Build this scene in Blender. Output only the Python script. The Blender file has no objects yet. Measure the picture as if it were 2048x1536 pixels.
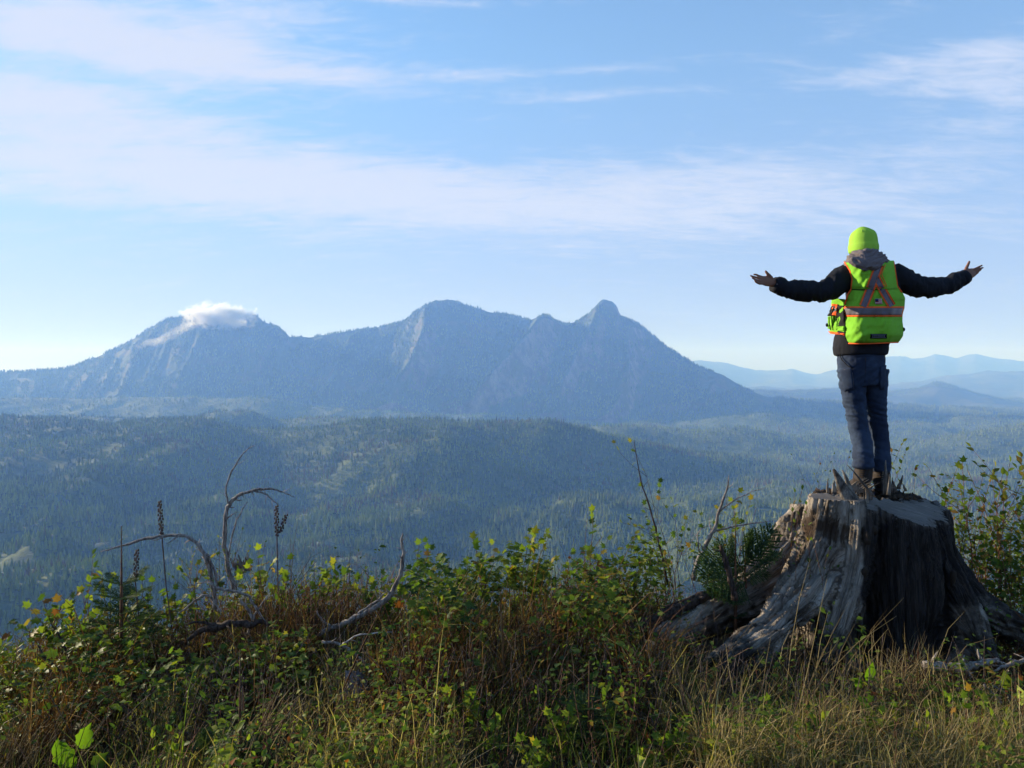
import bpy, math, random
import numpy as np
from mathutils import Vector, Matrix
random.seed(7); rng = np.random.default_rng(7)
SC = bpy.context.scene
COL = SC.collection
R = math.radians
# ---------------------------------------------------------------- camera, sky, sun, exposure
CZ = 1.65; FP = 1500.0; HV = 740.0            # eye height, focal length in photo pixels, horizon row
cam = bpy.data.cameras.new('camera'); camo = bpy.data.objects.new('camera', cam); COL.objects.link(camo)
camo.location = (0, 0, CZ); camo.rotation_euler = (R(90) , 0, 0)
cam.sensor_width = 36; cam.lens = 36*FP/2048; cam.clip_start = .05; cam.clip_end = 60000
cam.shift_y = (HV-768)/2048
SC.camera = camo
SUN_EL, SUN_AZ = 15.0, 64.0                   # elevation; degrees left of the viewing axis
sl = bpy.data.lights.new('sun', 'SUN'); sl.energy = 5.0; sl.angle = R(.5); sl.color = (1, .92, .80)
so = bpy.data.objects.new('sun', sl); COL.objects.link(so)
sdir = Vector((-math.sin(R(SUN_AZ))*math.cos(R(SUN_EL)), math.cos(R(SUN_AZ))*math.cos(R(SUN_EL)), math.sin(R(SUN_EL))))
so.rotation_euler = sdir.to_track_quat('Z', 'Y').to_euler()
so.location = (-6, 4, 6)
SC.view_settings.view_transform = 'Standard'; SC.view_settings.look = 'None'
SC.view_settings.exposure = 0.95; SC.view_settings.gamma = 1; SC.view_settings.use_curve_mapping = False
SC.cycles.use_denoising = True
SC.cycles.max_bounces = 6; SC.cycles.transparent_max_bounces = 8; SC.cycles.volume_bounces = 2
SC.cycles.diffuse_bounces = 3; SC.cycles.glossy_bounces = 2; SC.cycles.caustics_reflective = False
SC.cycles.volume_max_steps = 256

class NT:
    """small helper for writing node trees"""
    def __init__(s, tree): s.t = tree; s.n = tree.nodes; s.l = tree.links
    def node(s, typ, **kw):
        nd = s.n.new(typ)
        for k, v in kw.items(): setattr(nd, k, v)
        return nd
    def put(s, sock, v):
        if isinstance(v, bpy.types.NodeSocket): s.l.new(v, sock)
        elif v is not None:
            if isinstance(v, (tuple, list)) and sock.type == 'RGBA' and len(v) == 3: v = (*v, 1)
            sock.default_value = v
    def m(s, op, a, b=None, c=None, clamp=False):
        nd = s.node('ShaderNodeMath', operation=op, use_clamp=clamp)
        s.put(nd.inputs[0], a); s.put(nd.inputs[1], b)
        if c is not None: s.put(nd.inputs[2], c)
        return nd.outputs[0]
    def mix(s, f, a, b, typ='MIX'):
        nd = s.node('ShaderNodeMix', data_type='RGBA', blend_type=typ)
        s.put(nd.inputs[0], f); s.put(nd.inputs[6], a); s.put(nd.inputs[7], b)
        return nd.outputs[2]
    def noise(s, vec, scale=1, detail=4, rough=.5, dist=0, col=False):
        nd = s.node('ShaderNodeTexNoise')
        if vec is not None: s.l.new(vec, nd.inputs['Vector'])
        s.put(nd.inputs['Scale'], scale); nd.inputs['Detail'].default_value = detail
        nd.inputs['Roughness'].default_value = rough; nd.inputs['Distortion'].default_value = dist
        return nd.outputs[1 if col else 0]
    def mapping(s, vec, scale=(1, 1, 1), rot=(0, 0, 0), loc=(0, 0, 0)):
        nd = s.node('ShaderNodeMapping'); s.l.new(vec, nd.inputs[0])
        nd.inputs['Scale'].default_value = scale; nd.inputs['Rotation'].default_value = rot; nd.inputs['Location'].default_value = loc
        return nd.outputs[0]
    def ramp(s, f, a, b, smooth=True):
        nd = s.node('ShaderNodeMapRange', interpolation_type='SMOOTHSTEP' if smooth else 'LINEAR')
        s.put(nd.inputs[0], f); s.put(nd.inputs[1], a); s.put(nd.inputs[2], b)
        return nd.outputs[0]

# world: physical sky with thin streaked cirrus
world = bpy.data.worlds.new('World'); SC.world = world; world.use_nodes = True
w = NT(world.node_tree); bg = w.n['Background']; bg.inputs[1].default_value = 0.095
sky = w.node('ShaderNodeTexSky', sky_type='NISHITA', sun_disc=False, sun_elevation=R(SUN_EL), sun_rotation=R(-SUN_AZ),
             air_density=1.0, dust_density=.05, ozone_density=3.2, altitude=500)
geo = w.node('ShaderNodeTexCoord').outputs['Generated']
sp = w.node('ShaderNodeSeparateXYZ'); w.l.new(geo, sp.inputs[0])
az = w.m('ARCTAN2', sp.outputs[0], sp.outputs[1]); el = w.m('ARCSINE', sp.outputs[2])
zc = w.m('MAXIMUM', w.m('ADD', sp.outputs[2], .16), .02)
cb = w.node('ShaderNodeCombineXYZ'); w.put(cb.inputs[0], w.m('DIVIDE', sp.outputs[0], zc)); w.put(cb.inputs[1], w.m('DIVIDE', sp.outputs[1], zc))
pl = cb.outputs[0]
n1 = w.noise(w.mapping(pl, (1.3, 3.4, 1), (0, 0, R(3))), 1.0, 8, .58, .35)
n3 = w.noise(w.mapping(pl, (9, 22, 1), (0, 0, R(10)), (1.3, 5.7, 0)), 1.0, 5, .65, .8)
n2 = w.noise(w.mapping(pl, (3.2, 9.5, 1), (0, 0, R(3)), (3.3, 1.7, 0)), 1.0, 6, .6, .5)
def blob(u, v, su, sv, amp, tilt=0.0):
    """a thicker patch of cirrus round one direction, given as picture column/row converted to azimuth/elevation"""
    a0 = math.atan2(u-1024, FP); e0 = math.atan2((HV-v), math.hypot(FP, u-1024)); sa, se = su/FP, sv/FP
    da = w.m('SUBTRACT', az, a0); de = w.m('SUBTRACT', w.m('SUBTRACT', el, e0), w.m('MULTIPLY', da, tilt))
    q = w.m('ADD', w.m('POWER', w.m('ABSOLUTE', w.m('DIVIDE', da, sa)), 2), w.m('POWER', w.m('ABSOLUTE', w.m('DIVIDE', de, se)), 2))
    return w.m('MULTIPLY', w.m('EXPONENT', w.m('MULTIPLY', q, -1)), amp)
blobs = [(120, 65, 360, 75, .75, 0), (40, 735, 110, 9, .5, 0), (520, 20, 160, 40, .35, 0), (480, 115, 330, 36, .46, 0), (120, 205, 300, 30, .55, .0), (30, 330, 560, 90, .45, -.02), (640, 345, 620, 62, .48, -.03),
         (1080, 145, 300, 14, .42, .03), (700, 165, 160, 10, .25, 0), (1290, 185, 120, 10, .28, 0), (1150, 190, 90, 14, .26, 0), (1130, 58, 130, 10, .22, .0), (1750, 150, 260, 22, .30, .0),
         (1990, 150, 130, 40, .50, 0), (2030, 220, 70, 36, .45, 0), (1900, 100, 170, 24, .18, 0), (900, 405, 760, 60, .42, -.03), (1500, 420, 600, 80, .34, 0), (860, 3, 260, 10, .35, 0),
         (1750, 40, 120, 16, .2, 0), (1600, 330, 380, 40, .16, 0), (1300, 60, 300, 50, -.16, 0), (1100, 270, 500, 40, -.22, 0), (250, 440, 300, 18, -.15, 0), (60, 160, 90, 8, .2, 0), (1030, 495, 140, 8, .1, 0)]
acc = None
for b in blobs:
    o_ = blob(*b); acc = o_ if acc is None else w.m('ADD', acc, o_)
cov = w.m('ADD', w.m('MULTIPLY', w.m('SUBTRACT', n1, .5), 1.0), w.m('MULTIPLY', w.m('SUBTRACT', n2, .5), 1.7))
cov = w.m('ADD', cov, w.m('MULTIPLY', w.m('SUBTRACT', n3, .5), 1.5))
cov = w.m('ADD', w.m('MULTIPLY', cov, .62), w.m('ADD', acc, -.02))
cov = w.m('MULTIPLY', w.ramp(cov, -.04, .92), .98)
veil = w.m('MULTIPLY', w.m('EXPONENT', w.m('MULTIPLY', w.m('MAXIMUM', el, 0), -2.6)), .95)
skyc = w.mix(1.0, sky.outputs[0], w.mix(w.ramp(el, .02, .42), (0.88, .86, 1.14), (0.98, 1.40, 1.48)), 'MULTIPLY')
sgrad = w.ramp(az, -.9, .9, False)
cloudc = w.mix(sgrad, (3.75, 4.05, 4.95), (3.35, 3.85, 5.0))
veilc = w.mix(sgrad, (2.55, 2.85, 3.75), (2.25, 2.8, 4.1))
skyc = w.mix(veil, skyc, veilc)
w.put(bg.inputs[0], w.mix(cov, skyc, cloudc))

# ---------------------------------------------------------------- helpers
def mat(name, fn):
    mt = bpy.data.materials.new(name); mt.use_nodes = True; t = NT(mt.node_tree)
    bs = t.n['Principled BSDF']; bs.inputs['Roughness'].default_value = .8
    bs.inputs['Specular IOR Level'].default_value = .3
    fn(t, bs); return mt
def bump(t, bs, h, strength=.5, dist=.01):
    b = t.node('ShaderNodeBump'); b.inputs['Strength'].default_value = strength; b.inputs['Distance'].default_value = dist
    t.put(b.inputs['Height'], h); t.l.new(b.outputs[0], bs.inputs['Normal'])
def tag(o, label=None, cat=None, group=None, kind=None):
    if label: o['label'] = label
    if cat: o['category'] = cat
    if group: o['group'] = group
    if kind: o['kind'] = kind
    return o
def empty(name, loc, label, cat, group=None):
    o = bpy.data.objects.new(name, None); COL.objects.link(o); o.location = loc; o.empty_display_size = .1
    return tag(o, label, cat, group)
def link(name, me, material=None, parent=None, smooth=True):
    if material is not None:
        me.materials.clear()
        for q in (material if isinstance(material, (list, tuple)) else [material]): me.materials.append(q)
    if smooth: me.polygons.foreach_set('use_smooth', np.ones(len(me.polygons), bool))
    o = bpy.data.objects.new(name, me); COL.objects.link(o)
    if parent is not None:
        o.parent = parent; o.matrix_parent_inverse = Matrix.Translation(-parent.location) if parent.type == 'EMPTY' else Matrix()
    return o
class MB:
    """collects vertices and faces (3 or 4 corners) for one mesh"""
    def __init__(s): s.v = []; s.f = []; s.tint = []; s.n = 0; s.mi = []; s.cur = 0
    def add(s, verts, faces, tint=.5):
        verts = np.asarray(verts, float); b = s.n
        s.v.append(verts); s.n += len(verts)
        for f in faces: s.f.append([i+b for i in f]); s.mi.append(s.cur)
        s.tint.append(np.full(len(verts), tint) if np.isscalar(tint) else np.asarray(tint))
    def tube(s, pts, rad, sides=6, tint=.5, ref=None, cap=True, squash=1.0):
        """tapered tube; rad is one radius per point or (ra, rb) pairs; ref orients the ra axis"""
        pts = [Vector(p) for p in pts]; n = len(pts); ring = []; prev = None
        for i, p in enumerate(pts):
            d = (pts[min(i+1, n-1)]-pts[max(i-1, 0)])
            d = d.normalized() if d.length > 1e-9 else Vector((0, 0, 1))
            if ref is not None: a = Vector(ref)
            elif prev is not None: a = prev
            else: a = Vector((1, 0, 0)) if abs(d.x) < .8 else Vector((0, 1, 0))
            a = (a-d*a.dot(d)); a = a.normalized() if a.length > 1e-6 else d.orthogonal().normalized()
            prev = a; b = d.cross(a)
            r = rad[i]; ra, rb = r if isinstance(r, (tuple, list)) else (r, r*squash)
            for k in range(sides):
                t = 2*math.pi*k/sides; q = p+a*(ra*math.cos(t))+b*(rb*math.sin(t)); ring.append((q.x, q.y, q.z))
        F = [(i*sides+k, i*sides+(k+1) % sides, (i+1)*sides+(k+1) % sides, (i+1)*sides+k) for i in range(n-1) for k in range(sides)]
        if cap:
            m = len(ring); ring.append(tuple(pts[0])); ring.append(tuple(pts[-1]))
            F += [(m, (k+1) % sides, k) for k in range(sides)]+[(m+1, (n-1)*sides+k, (n-1)*sides+(k+1) % sides) for k in range(sides)]
        s.add(ring, F, tint)
    def ellipsoid(s, c, r, seg=16, rings=10, rot=None, tint=.5):
        V = []; F = []
        for i in range(rings+1):
            ph = math.pi*i/rings
            for k in range(seg):
                th = 2*math.pi*k/seg; V.append(Vector((r[0]*math.sin(ph)*math.cos(th), r[1]*math.sin(ph)*math.sin(th), r[2]*math.cos(ph))))
        if rot is not None: V = [rot @ q for q in V]
        V = [(q.x+c[0], q.y+c[1], q.z+c[2]) for q in V]
        for i in range(rings):
            for k in range(seg): F.append((i*seg+k, (i+1)*seg+k, (i+1)*seg+(k+1) % seg, i*seg+(k+1) % seg))
        s.add(V, F, tint)
    def mesh(s, name='mesh'):
        me = bpy.data.meshes.new(name)
        V = np.vstack(s.v) if s.v else np.zeros((0, 3))
        me.from_pydata(V.tolist(), [], s.f)
        at = me.attributes.new('tint', 'FLOAT', 'POINT'); at.data.foreach_set('value', np.concatenate(s.tint).astype(np.float32) if s.tint else [])
        if any(s.mi): me.polygons.foreach_set('material_index', np.array(s.mi, np.int32))
        me.update(); return me
    def build(s, name, material, parent=None, smooth=True): return link(name, s.mesh(name), material, parent, smooth)
def fastmesh(name, V, F, tint=None):
    """large meshes straight from arrays; F is (n,3) or (n,4)"""
    me = bpy.data.meshes.new(name); V = np.asarray(V, np.float32); F = np.asarray(F, np.int32); k = F.shape[1]
    me.vertices.add(len(V)); me.vertices.foreach_set('co', V.ravel())
    me.loops.add(F.size); me.loops.foreach_set('vertex_index', F.ravel())
    me.polygons.add(len(F)); me.polygons.foreach_set('loop_start', np.arange(0, F.size, k, dtype=np.int32))
    if tint is not None: at = me.attributes.new('tint', 'FLOAT', 'POINT'); at.data.foreach_set('value', np.asarray(tint, np.float32))
    me.update(calc_edges=True); return me
def evalmesh(o):
    dg = bpy.context.evaluated_depsgraph_get(); dg.update()
    return bpy.data.meshes.new_from_object(o.evaluated_get(dg), depsgraph=dg)
def fuse(mb, voxel, smooth=4, fac=.5):
    """union of overlapping closed shapes into one continuous skin; returns a mesh"""
    me = mb.mesh('t'); o = bpy.data.objects.new('t', me); COL.objects.link(o)
    md = o.modifiers.new('r', 'REMESH'); md.mode = 'VOXEL'; md.voxel_size = voxel; md.use_smooth_shade = True
    if smooth: sm = o.modifiers.new('s', 'SMOOTH'); sm.iterations = smooth; sm.factor = fac
    r = evalmesh(o); bpy.data.objects.remove(o); bpy.data.meshes.remove(me); return r
def getco(me): a = np.empty(len(me.vertices)*3, np.float32); me.vertices.foreach_get('co', a); return a.reshape(-1, 3).astype(float)
def getno(me): a = np.empty(len(me.vertices)*3, np.float32); me.vertices.foreach_get('normal', a); return a.reshape(-1, 3).astype(float)
def setco(me, c): me.vertices.foreach_set('co', np.asarray(c, np.float32).ravel()); me.update()
# value noise in numpy
_T = np.random.default_rng(3).random(65536)
def vn(x, y, z=None):
    x = np.asarray(x, float); y = np.asarray(y, float); z = np.zeros_like(x) if z is None else np.asarray(z, float)
    xi = np.floor(x).astype(np.int64); yi = np.floor(y).astype(np.int64); zi = np.floor(z).astype(np.int64)
    fx, fy, fz = x-xi, y-yi, z-zi; fx = fx*fx*(3-2*fx); fy = fy*fy*(3-2*fy); fz = fz*fz*(3-2*fz)
    def h(a, b, c): return _T[(a*73856093 ^ b*19349663 ^ c*83492791) & 65535]
    def l(a, b, t): return a+(b-a)*t
    return l(l(l(h(xi, yi, zi), h(xi+1, yi, zi), fx), l(h(xi, yi+1, zi), h(xi+1, yi+1, zi), fx), fy),
             l(l(h(xi, yi, zi+1), h(xi+1, yi, zi+1), fx), l(h(xi, yi+1, zi+1), h(xi+1, yi+1, zi+1), fx), fy), fz)
def fbm(x, y, z=None, oct=4, gain=.5):
    s = 0; a = 1; t = 0
    for i in range(oct):
        k = 2.03**i; s = s+a*(vn(x*k+17.3*i, y*k-9.1*i, None if z is None else z*k+3.7*i)-.5); t += a; a *= gain
    return s/t*2
def P(u, v, Y): return Vector(((u-1024)/FP*Y, Y, CZ-(v-HV)/FP*Y))    # a point at distance Y along the viewing axis

# ---------------------------------------------------------------- terrain: near hilltop, valley, hills, mountains
def cl(Y, prof, floor=None): return (Y, prof)
def fl(Y, z): return (Y, [(0, HV+(CZ-z)/Y*FP)])
LINES = [
 fl(30, -17), fl(150, -95), fl(600, -318), fl(950, -412),
 (1150, [(-600, 1270), (0, 1262), (250, 1300), (600, 1310), (1200, 1290), (2000, 1300), (2600, 1280)]),
 (1500, [(-600, 1150), (0, 1172), (120, 1142), (300, 1185), (600, 1160), (900, 1182), (1300, 1160), (1700, 1180), (2100, 1160), (2600, 1170)]),
 (2000, [(-600, 1050), (0, 1045), (300, 1066), (480, 1040), (650, 1052), (900, 1068), (1200, 1060), (1500, 1050), (1900, 1066), (2600, 1050)]),
 (2450, [(-600, 955), (0, 950), (200, 962), (400, 985), (560, 1010), (850, 985), (1000, 1008), (1300, 1006), (1700, 1003), (2100, 998), (2600, 990)]),
 (2850, [(-600, 885), (0, 880), (250, 880), (400, 900), (520, 935), (640, 925), (760, 900), (880, 880), (960, 915), (1150, 950), (1400, 968), (1700, 970), (2100, 966), (2600, 960)]),
 (3350, [(-1500, 840), (-600, 825), (0, 832), (110, 829), (230, 845), (330, 835), (400, 831), (450, 841), (490, 858), (600, 858), (700, 851), (800, 838), (880, 832), (960, 838), (1100, 838), (1180, 860),
         (1300, 889), (1400, 907), (1500, 924), (1600, 940), (1800, 945), (2100, 940), (2600, 930), (3500, 900)]),
 (3800, [(-1500, 900), (1000, 900), (1500, 915), (2600, 915)]),
 (4300, [(-1500, 830), (-600, 840), (0, 845), (350, 840), (440, 826), (500, 826), (560, 840), (640, 838), (720, 841), (820, 860), (1150, 860), (1240, 856), (1340, 863), (1440, 870), (1550, 876), (1700, 893), (1790, 898), (1880, 880), (1980, 866), (2100, 858), (2600, 845), (3500, 830)]),
 (5100, [(-1500, 868), (2600, 866), (3500, 850)]),
 (6200, [(-1500, 810), (-600, 780), (0, 797), (180, 800), (330, 793), (500, 792), (620, 812), (760, 826), (1000, 832), (1240, 850), (1400, 838), (1540, 828), (1700, 836), (1900, 838), (2048, 832), (2600, 820), (3500, 810)]),
 (6650, [(-1500, 815), (-600, 800), (0, 812), (300, 812), (620, 826), (760, 833), (1240, 852), (1540, 834), (2048, 838), (3500, 815)]),
 (8300, [(-1500, 790), (-600, 760), (0, 745), (80, 741), (130, 738), (200, 713), (260, 683), (300, 656), (340, 637), (400, 629), (470, 630), (512, 630), (520, 641), (560, 657), (580, 675), (620, 675), (700, 663), (770, 653), (810, 642),
         (830, 625), (850, 612), (870, 602), (905, 601), (940, 613), (980, 626), (1020, 629), (1045, 636), (1062, 641), (1085, 631), (1098, 632), (1108, 641), (1130, 650), (1155, 644), (1175, 630), (1189, 615), (1199, 605), (1212, 602), (1224, 604), (1233, 611), (1240, 631), (1256, 639), (1280, 650),
         (1330, 691), (1380, 724), (1415, 741), (1445, 749), (1490, 778), (1530, 794), (1600, 800), (1700, 805), (2048, 822), (2600, 815), (3500, 800)]),
 (9800, [(-1500, 815), (2600, 815)]),
 (11300, [(-1500, 790), (-600, 770), (0, 765), (1200, 790), (1530, 786), (1620, 783), (1700, 784), (1780, 783), (1825, 776), (1872, 765), (1905, 774), (1960, 790), (2048, 805), (2300, 800), (3500, 780)]),
 (13500, [(-1500, 790), (2600, 790)]),
 (16500, [(-1500, 770), (1000, 780), (1700, 777), (1780, 770), (1850, 764), (1900, 752), (1960, 748), (2048, 744), (2200, 752), (3500, 760)]),
 (20000, [(-1500, 778), (2600, 775)]),
 (24500, [(-1500, 750), (0, 752), (1300, 745), (1400, 719), (1455, 725), (1510, 742), (1570, 741), (1585, 737), (1605, 745), (1630, 751), (1700, 738), (1760, 718), (1800, 711), (1822, 718), (1850, 716), (1870, 708), (1912, 717), (1935, 711), (1952, 708), (1990, 720), (2048, 724), (2200, 715), (2600, 735), (3500, 740)]),
 fl(33000, -450)]
LY = np.log(np.array([l[0] for l in LINES], float))
SPURS = [  # mountain spurs: (u at crest, u at foot, strength m, width px)
 (890, 790, 130, 60), (1205, 950, 170, 60), (1228, 1110, 90, 40), (1300, 1225, 130, 50), (760, 625, 80, 45), (560, 500, 80, 45), (1440, 1420, 120, 34), (430, 350, 60, 50), (300, 220, 50, 50)]
def zfun(t, Y):
    """terrain height at x = t*Y, y = Y (metres)"""
    t = np.asarray(t, float); Y = np.asarray(Y, float); x = t*Y; u = t*FP+1024
    Yw = Y*(1+.016*fbm(t*3+5, np.log(Y)*2.2, oct=2)*np.clip((Y-900)/600, 0, 1))
    L = np.log(Yw); K = len(LINES)
    H = np.stack([CZ-(np.interp(u, [p[0] for p in pr], [p[1] for p in pr])-HV)/FP*yy for yy, pr in LINES])
    h = np.diff(LY)[:, None]; d = np.diff(H, axis=0)/h
    D = np.zeros_like(H); a, b = d[:-1], d[1:]
    w1 = 2*h[1:]+h[:-1]; w2 = h[1:]+2*h[:-1]
    with np.errstate(divide='ignore', invalid='ignore'):
        D[1:-1] = np.where(a*b > 0, (w1+w2)/(w1/a+w2/b), 0)
    D[0] = d[0]; D[-1] = d[-1]
    i = np.clip(np.searchsorted(LY, L)-1, 0, K-2); c = np.arange(len(L)); hh = LY[i+1]-LY[i]
    s = np.clip((L-LY[i])/hh, 0, 1)
    z = (2*s**3-3*s**2+1)*H[i, c]+(s**3-2*s**2+s)*hh*D[i, c]+(-2*s**3+3*s**2)*H[i+1, c]+(s**3-s**2)*hh*D[i+1, c]
    far = np.clip((Y-700)/500, 0, 1); hillm = far*np.clip((6500-Y)/400, 0, 1)
    z = z+hillm*np.interp(Y, [900, 2300, 2700, 3150, 3350, 3700, 4300, 5000, 6500], [.9, .9, .6, .45, .28, .5, .4, .6, .45])*(95*fbm(x/330+2, Y/460, oct=4, gain=.42)+26*(0.5-np.abs(fbm(x/210-7, Y/300+4, oct=3))*2))
    # mountain face: gullies and spurs running down towards the viewer
    p = np.clip((Y-6600)/(8230-6600), 0, 1); body = np.sqrt(np.clip(4*p*(1-p), 0, 1)); mm = (Y > 6550)*(Y < 8700)*body
    hgt = np.clip((850-np.interp(u, [q[0] for q in LINES[15][1]], [q[1] for q in LINES[15][1]]))/200, .12, 1)
    q = u+90*(1-p)
    rid = 1-np.abs(fbm(q/58, p*.7, oct=2))*3.2
    fine = 1-np.abs(fbm(q/20+9, p*2, oct=3))*3
    add = 38*rid+20*fine
    for u0, u1, A, W in SPURS:
        us = u1+(u0-u1)*p+10*np.sin(p*9+u0)
        du_ = u-us; add = add+3.3*A*np.exp(-np.abs(du_)/np.where(du_ < 0, W*1.5, W*.7))*(1.1-p*.4)*(1-p**4)
    z = z+mm*hgt*(add-95)
    z = z+np.clip((Y-8900)/900, 0, 1)*120*fbm(x/800, Y/900+3, oct=6, gain=.58)
    z = z+(Y > 6500)*(Y < 8800)*10*fbm(x/60, Y/60, oct=3)
    vc = np.interp(u, [q_[0] for q_ in LINES[15][1]], [q_[1] for q_ in LINES[15][1]]); cap = CZ+(HV-vc-1.5)/FP*Y
    z = np.where((Y > 6900) & (Y < 8150), np.minimum(z, cap), z)   # spurs never rise above the summit ridge
    return z
def strata(name, rows, cols, material, kind='structure'):
    T, YY = np.meshgrid(cols, rows); z = zfun(T.ravel(), YY.ravel())
    V = np.column_stack([(T*YY).ravel(), YY.ravel(), z]); nr, nc = T.shape
    i = (np.arange(nr-1)[:, None]*nc+np.arange(nc-1)[None]).ravel()
    o = link(name, fastmesh(name, V, np.column_stack([i, i+1, i+nc+1, i+nc])), material); o['kind'] = kind; return o
def geocol(t): return t.node('ShaderNodeNewGeometry').outputs['Position']
def m_floor(t, b):
    p = geocol(t); n = t.noise(p, .012, 5, .6); n2 = t.noise(p, .05, 5, .65)
    c = t.mix(t.ramp(n2, .35, .7), (.05, .08, .026), (.13, .15, .045)); c = t.mix(t.ramp(n, .64, .74), c, (.14, .125, .06)); t.put(b.inputs['Base Color'], c); b.inputs['Roughness'].default_value = 1
    bump(t, b, t.noise(p, .12, 6, .7), 1, 8)
def m_rock(t, b):
    p = geocol(t); g = t.node('ShaderNodeNewGeometry'); s = t.node('ShaderNodeSeparateXYZ'); t.l.new(g.outputs['Normal'], s.inputs[0])
    n = t.noise(t.mapping(p, (1, 1, .35)), .012, 7, .68)
    n3 = t.noise(p, .0035, 4, .6)
    rock = t.mix(t.ramp(n, .35, .68), (.09, .075, .062), (.27, .215, .165)); grass = t.mix(n, (.05, .07, .025), (.17, .13, .06))
    f = t.ramp(t.m('ADD', s.outputs[2], t.m('MULTIPLY', t.m('SUBTRACT', n, .5), .7)), .50, .62)
    c = t.mix(f, rock, t.mix(n, (.035, .055, .026), (.10, .125, .055))); c = t.mix(t.ramp(n3, .54, .62), c, grass); t.put(b.inputs['Base Color'], c); b.inputs['Roughness'].default_value = 1
    bump(t, b, t.noise(p, .03, 8, .7), 1, 18)
def m_far(t, b):
    n = t.noise(geocol(t), .002, 6, .65); t.put(b.inputs['Base Color'], t.mix(t.ramp(n, .35, .7), (.02, .035, .018), (.09, .085, .045))); b.inputs['Roughness'].default_value = 1
M_floor = mat('forest_floor', m_floor); M_rock = mat('mountain_rock', m_rock); M_far = mat('far_forest', m_far)
cols = np.concatenate([np.linspace(-1.7, -.76, 30, endpoint=False), np.linspace(-.76, .76, 560), np.linspace(.76, 1.7, 31)[1:]])
colsF = np.concatenate([np.linspace(-1.7, -.76, 20, endpoint=False), np.linspace(-.76, .76, 420), np.linspace(.76, 1.7, 21)[1:]])
strata('hillside', np.geomspace(28, 900, 30), cols[::6], M_floor)
strata('valley', np.geomspace(900, 2450, 90), cols, M_floor)
strata('forested_hills', np.concatenate([np.linspace(2450, 3600, 90), np.linspace(3600, 6560, 110)[1:]]), cols, M_floor)
strata('mountain', np.concatenate([np.linspace(6560, 8480, 170), np.linspace(8480, 9800, 18)[1:]]), cols, M_rock)
strata('distant_hills', np.geomspace(9800, 20000, 90), colsF, M_far)
strata('distant_mountains', np.geomspace(20000, 33000, 70), colsF, M_far)

# ---------------------------------------------------------------- forests (masses of conifers, one object per tract)
def m_tree(t, b):
    a = t.node('ShaderNodeAttribute', attribute_name='tint', attribute_type='INSTANCER').outputs['Fac']
    c = t.mix(t.ramp(a, 0, .8, False), (.07, .11, .036), (.26, .30, .09)); c = t.mix(t.ramp(a, .86, .96), c, (.17, .125, .055))
    t.put(b.inputs['Base Color'], c); b.inputs['Roughness'].default_value = 1; b.inputs['Specular IOR Level'].default_value = .05
    tl = t.node('ShaderNodeBsdfTranslucent'); t.put(tl.inputs[0], t.mix(1, c, (1.2, 1.35, .8), 'MULTIPLY')); ms = t.node('ShaderNodeMixShader'); ms.inputs[0].default_value = .5
    t.l.new(b.outputs[0], ms.inputs[1]); t.l.new(tl.outputs[0], ms.inputs[2]); t.l.new(ms.outputs[0], t.n['Material Output'].inputs[0])
M_tree = mat('conifer_foliage', m_tree)
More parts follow.
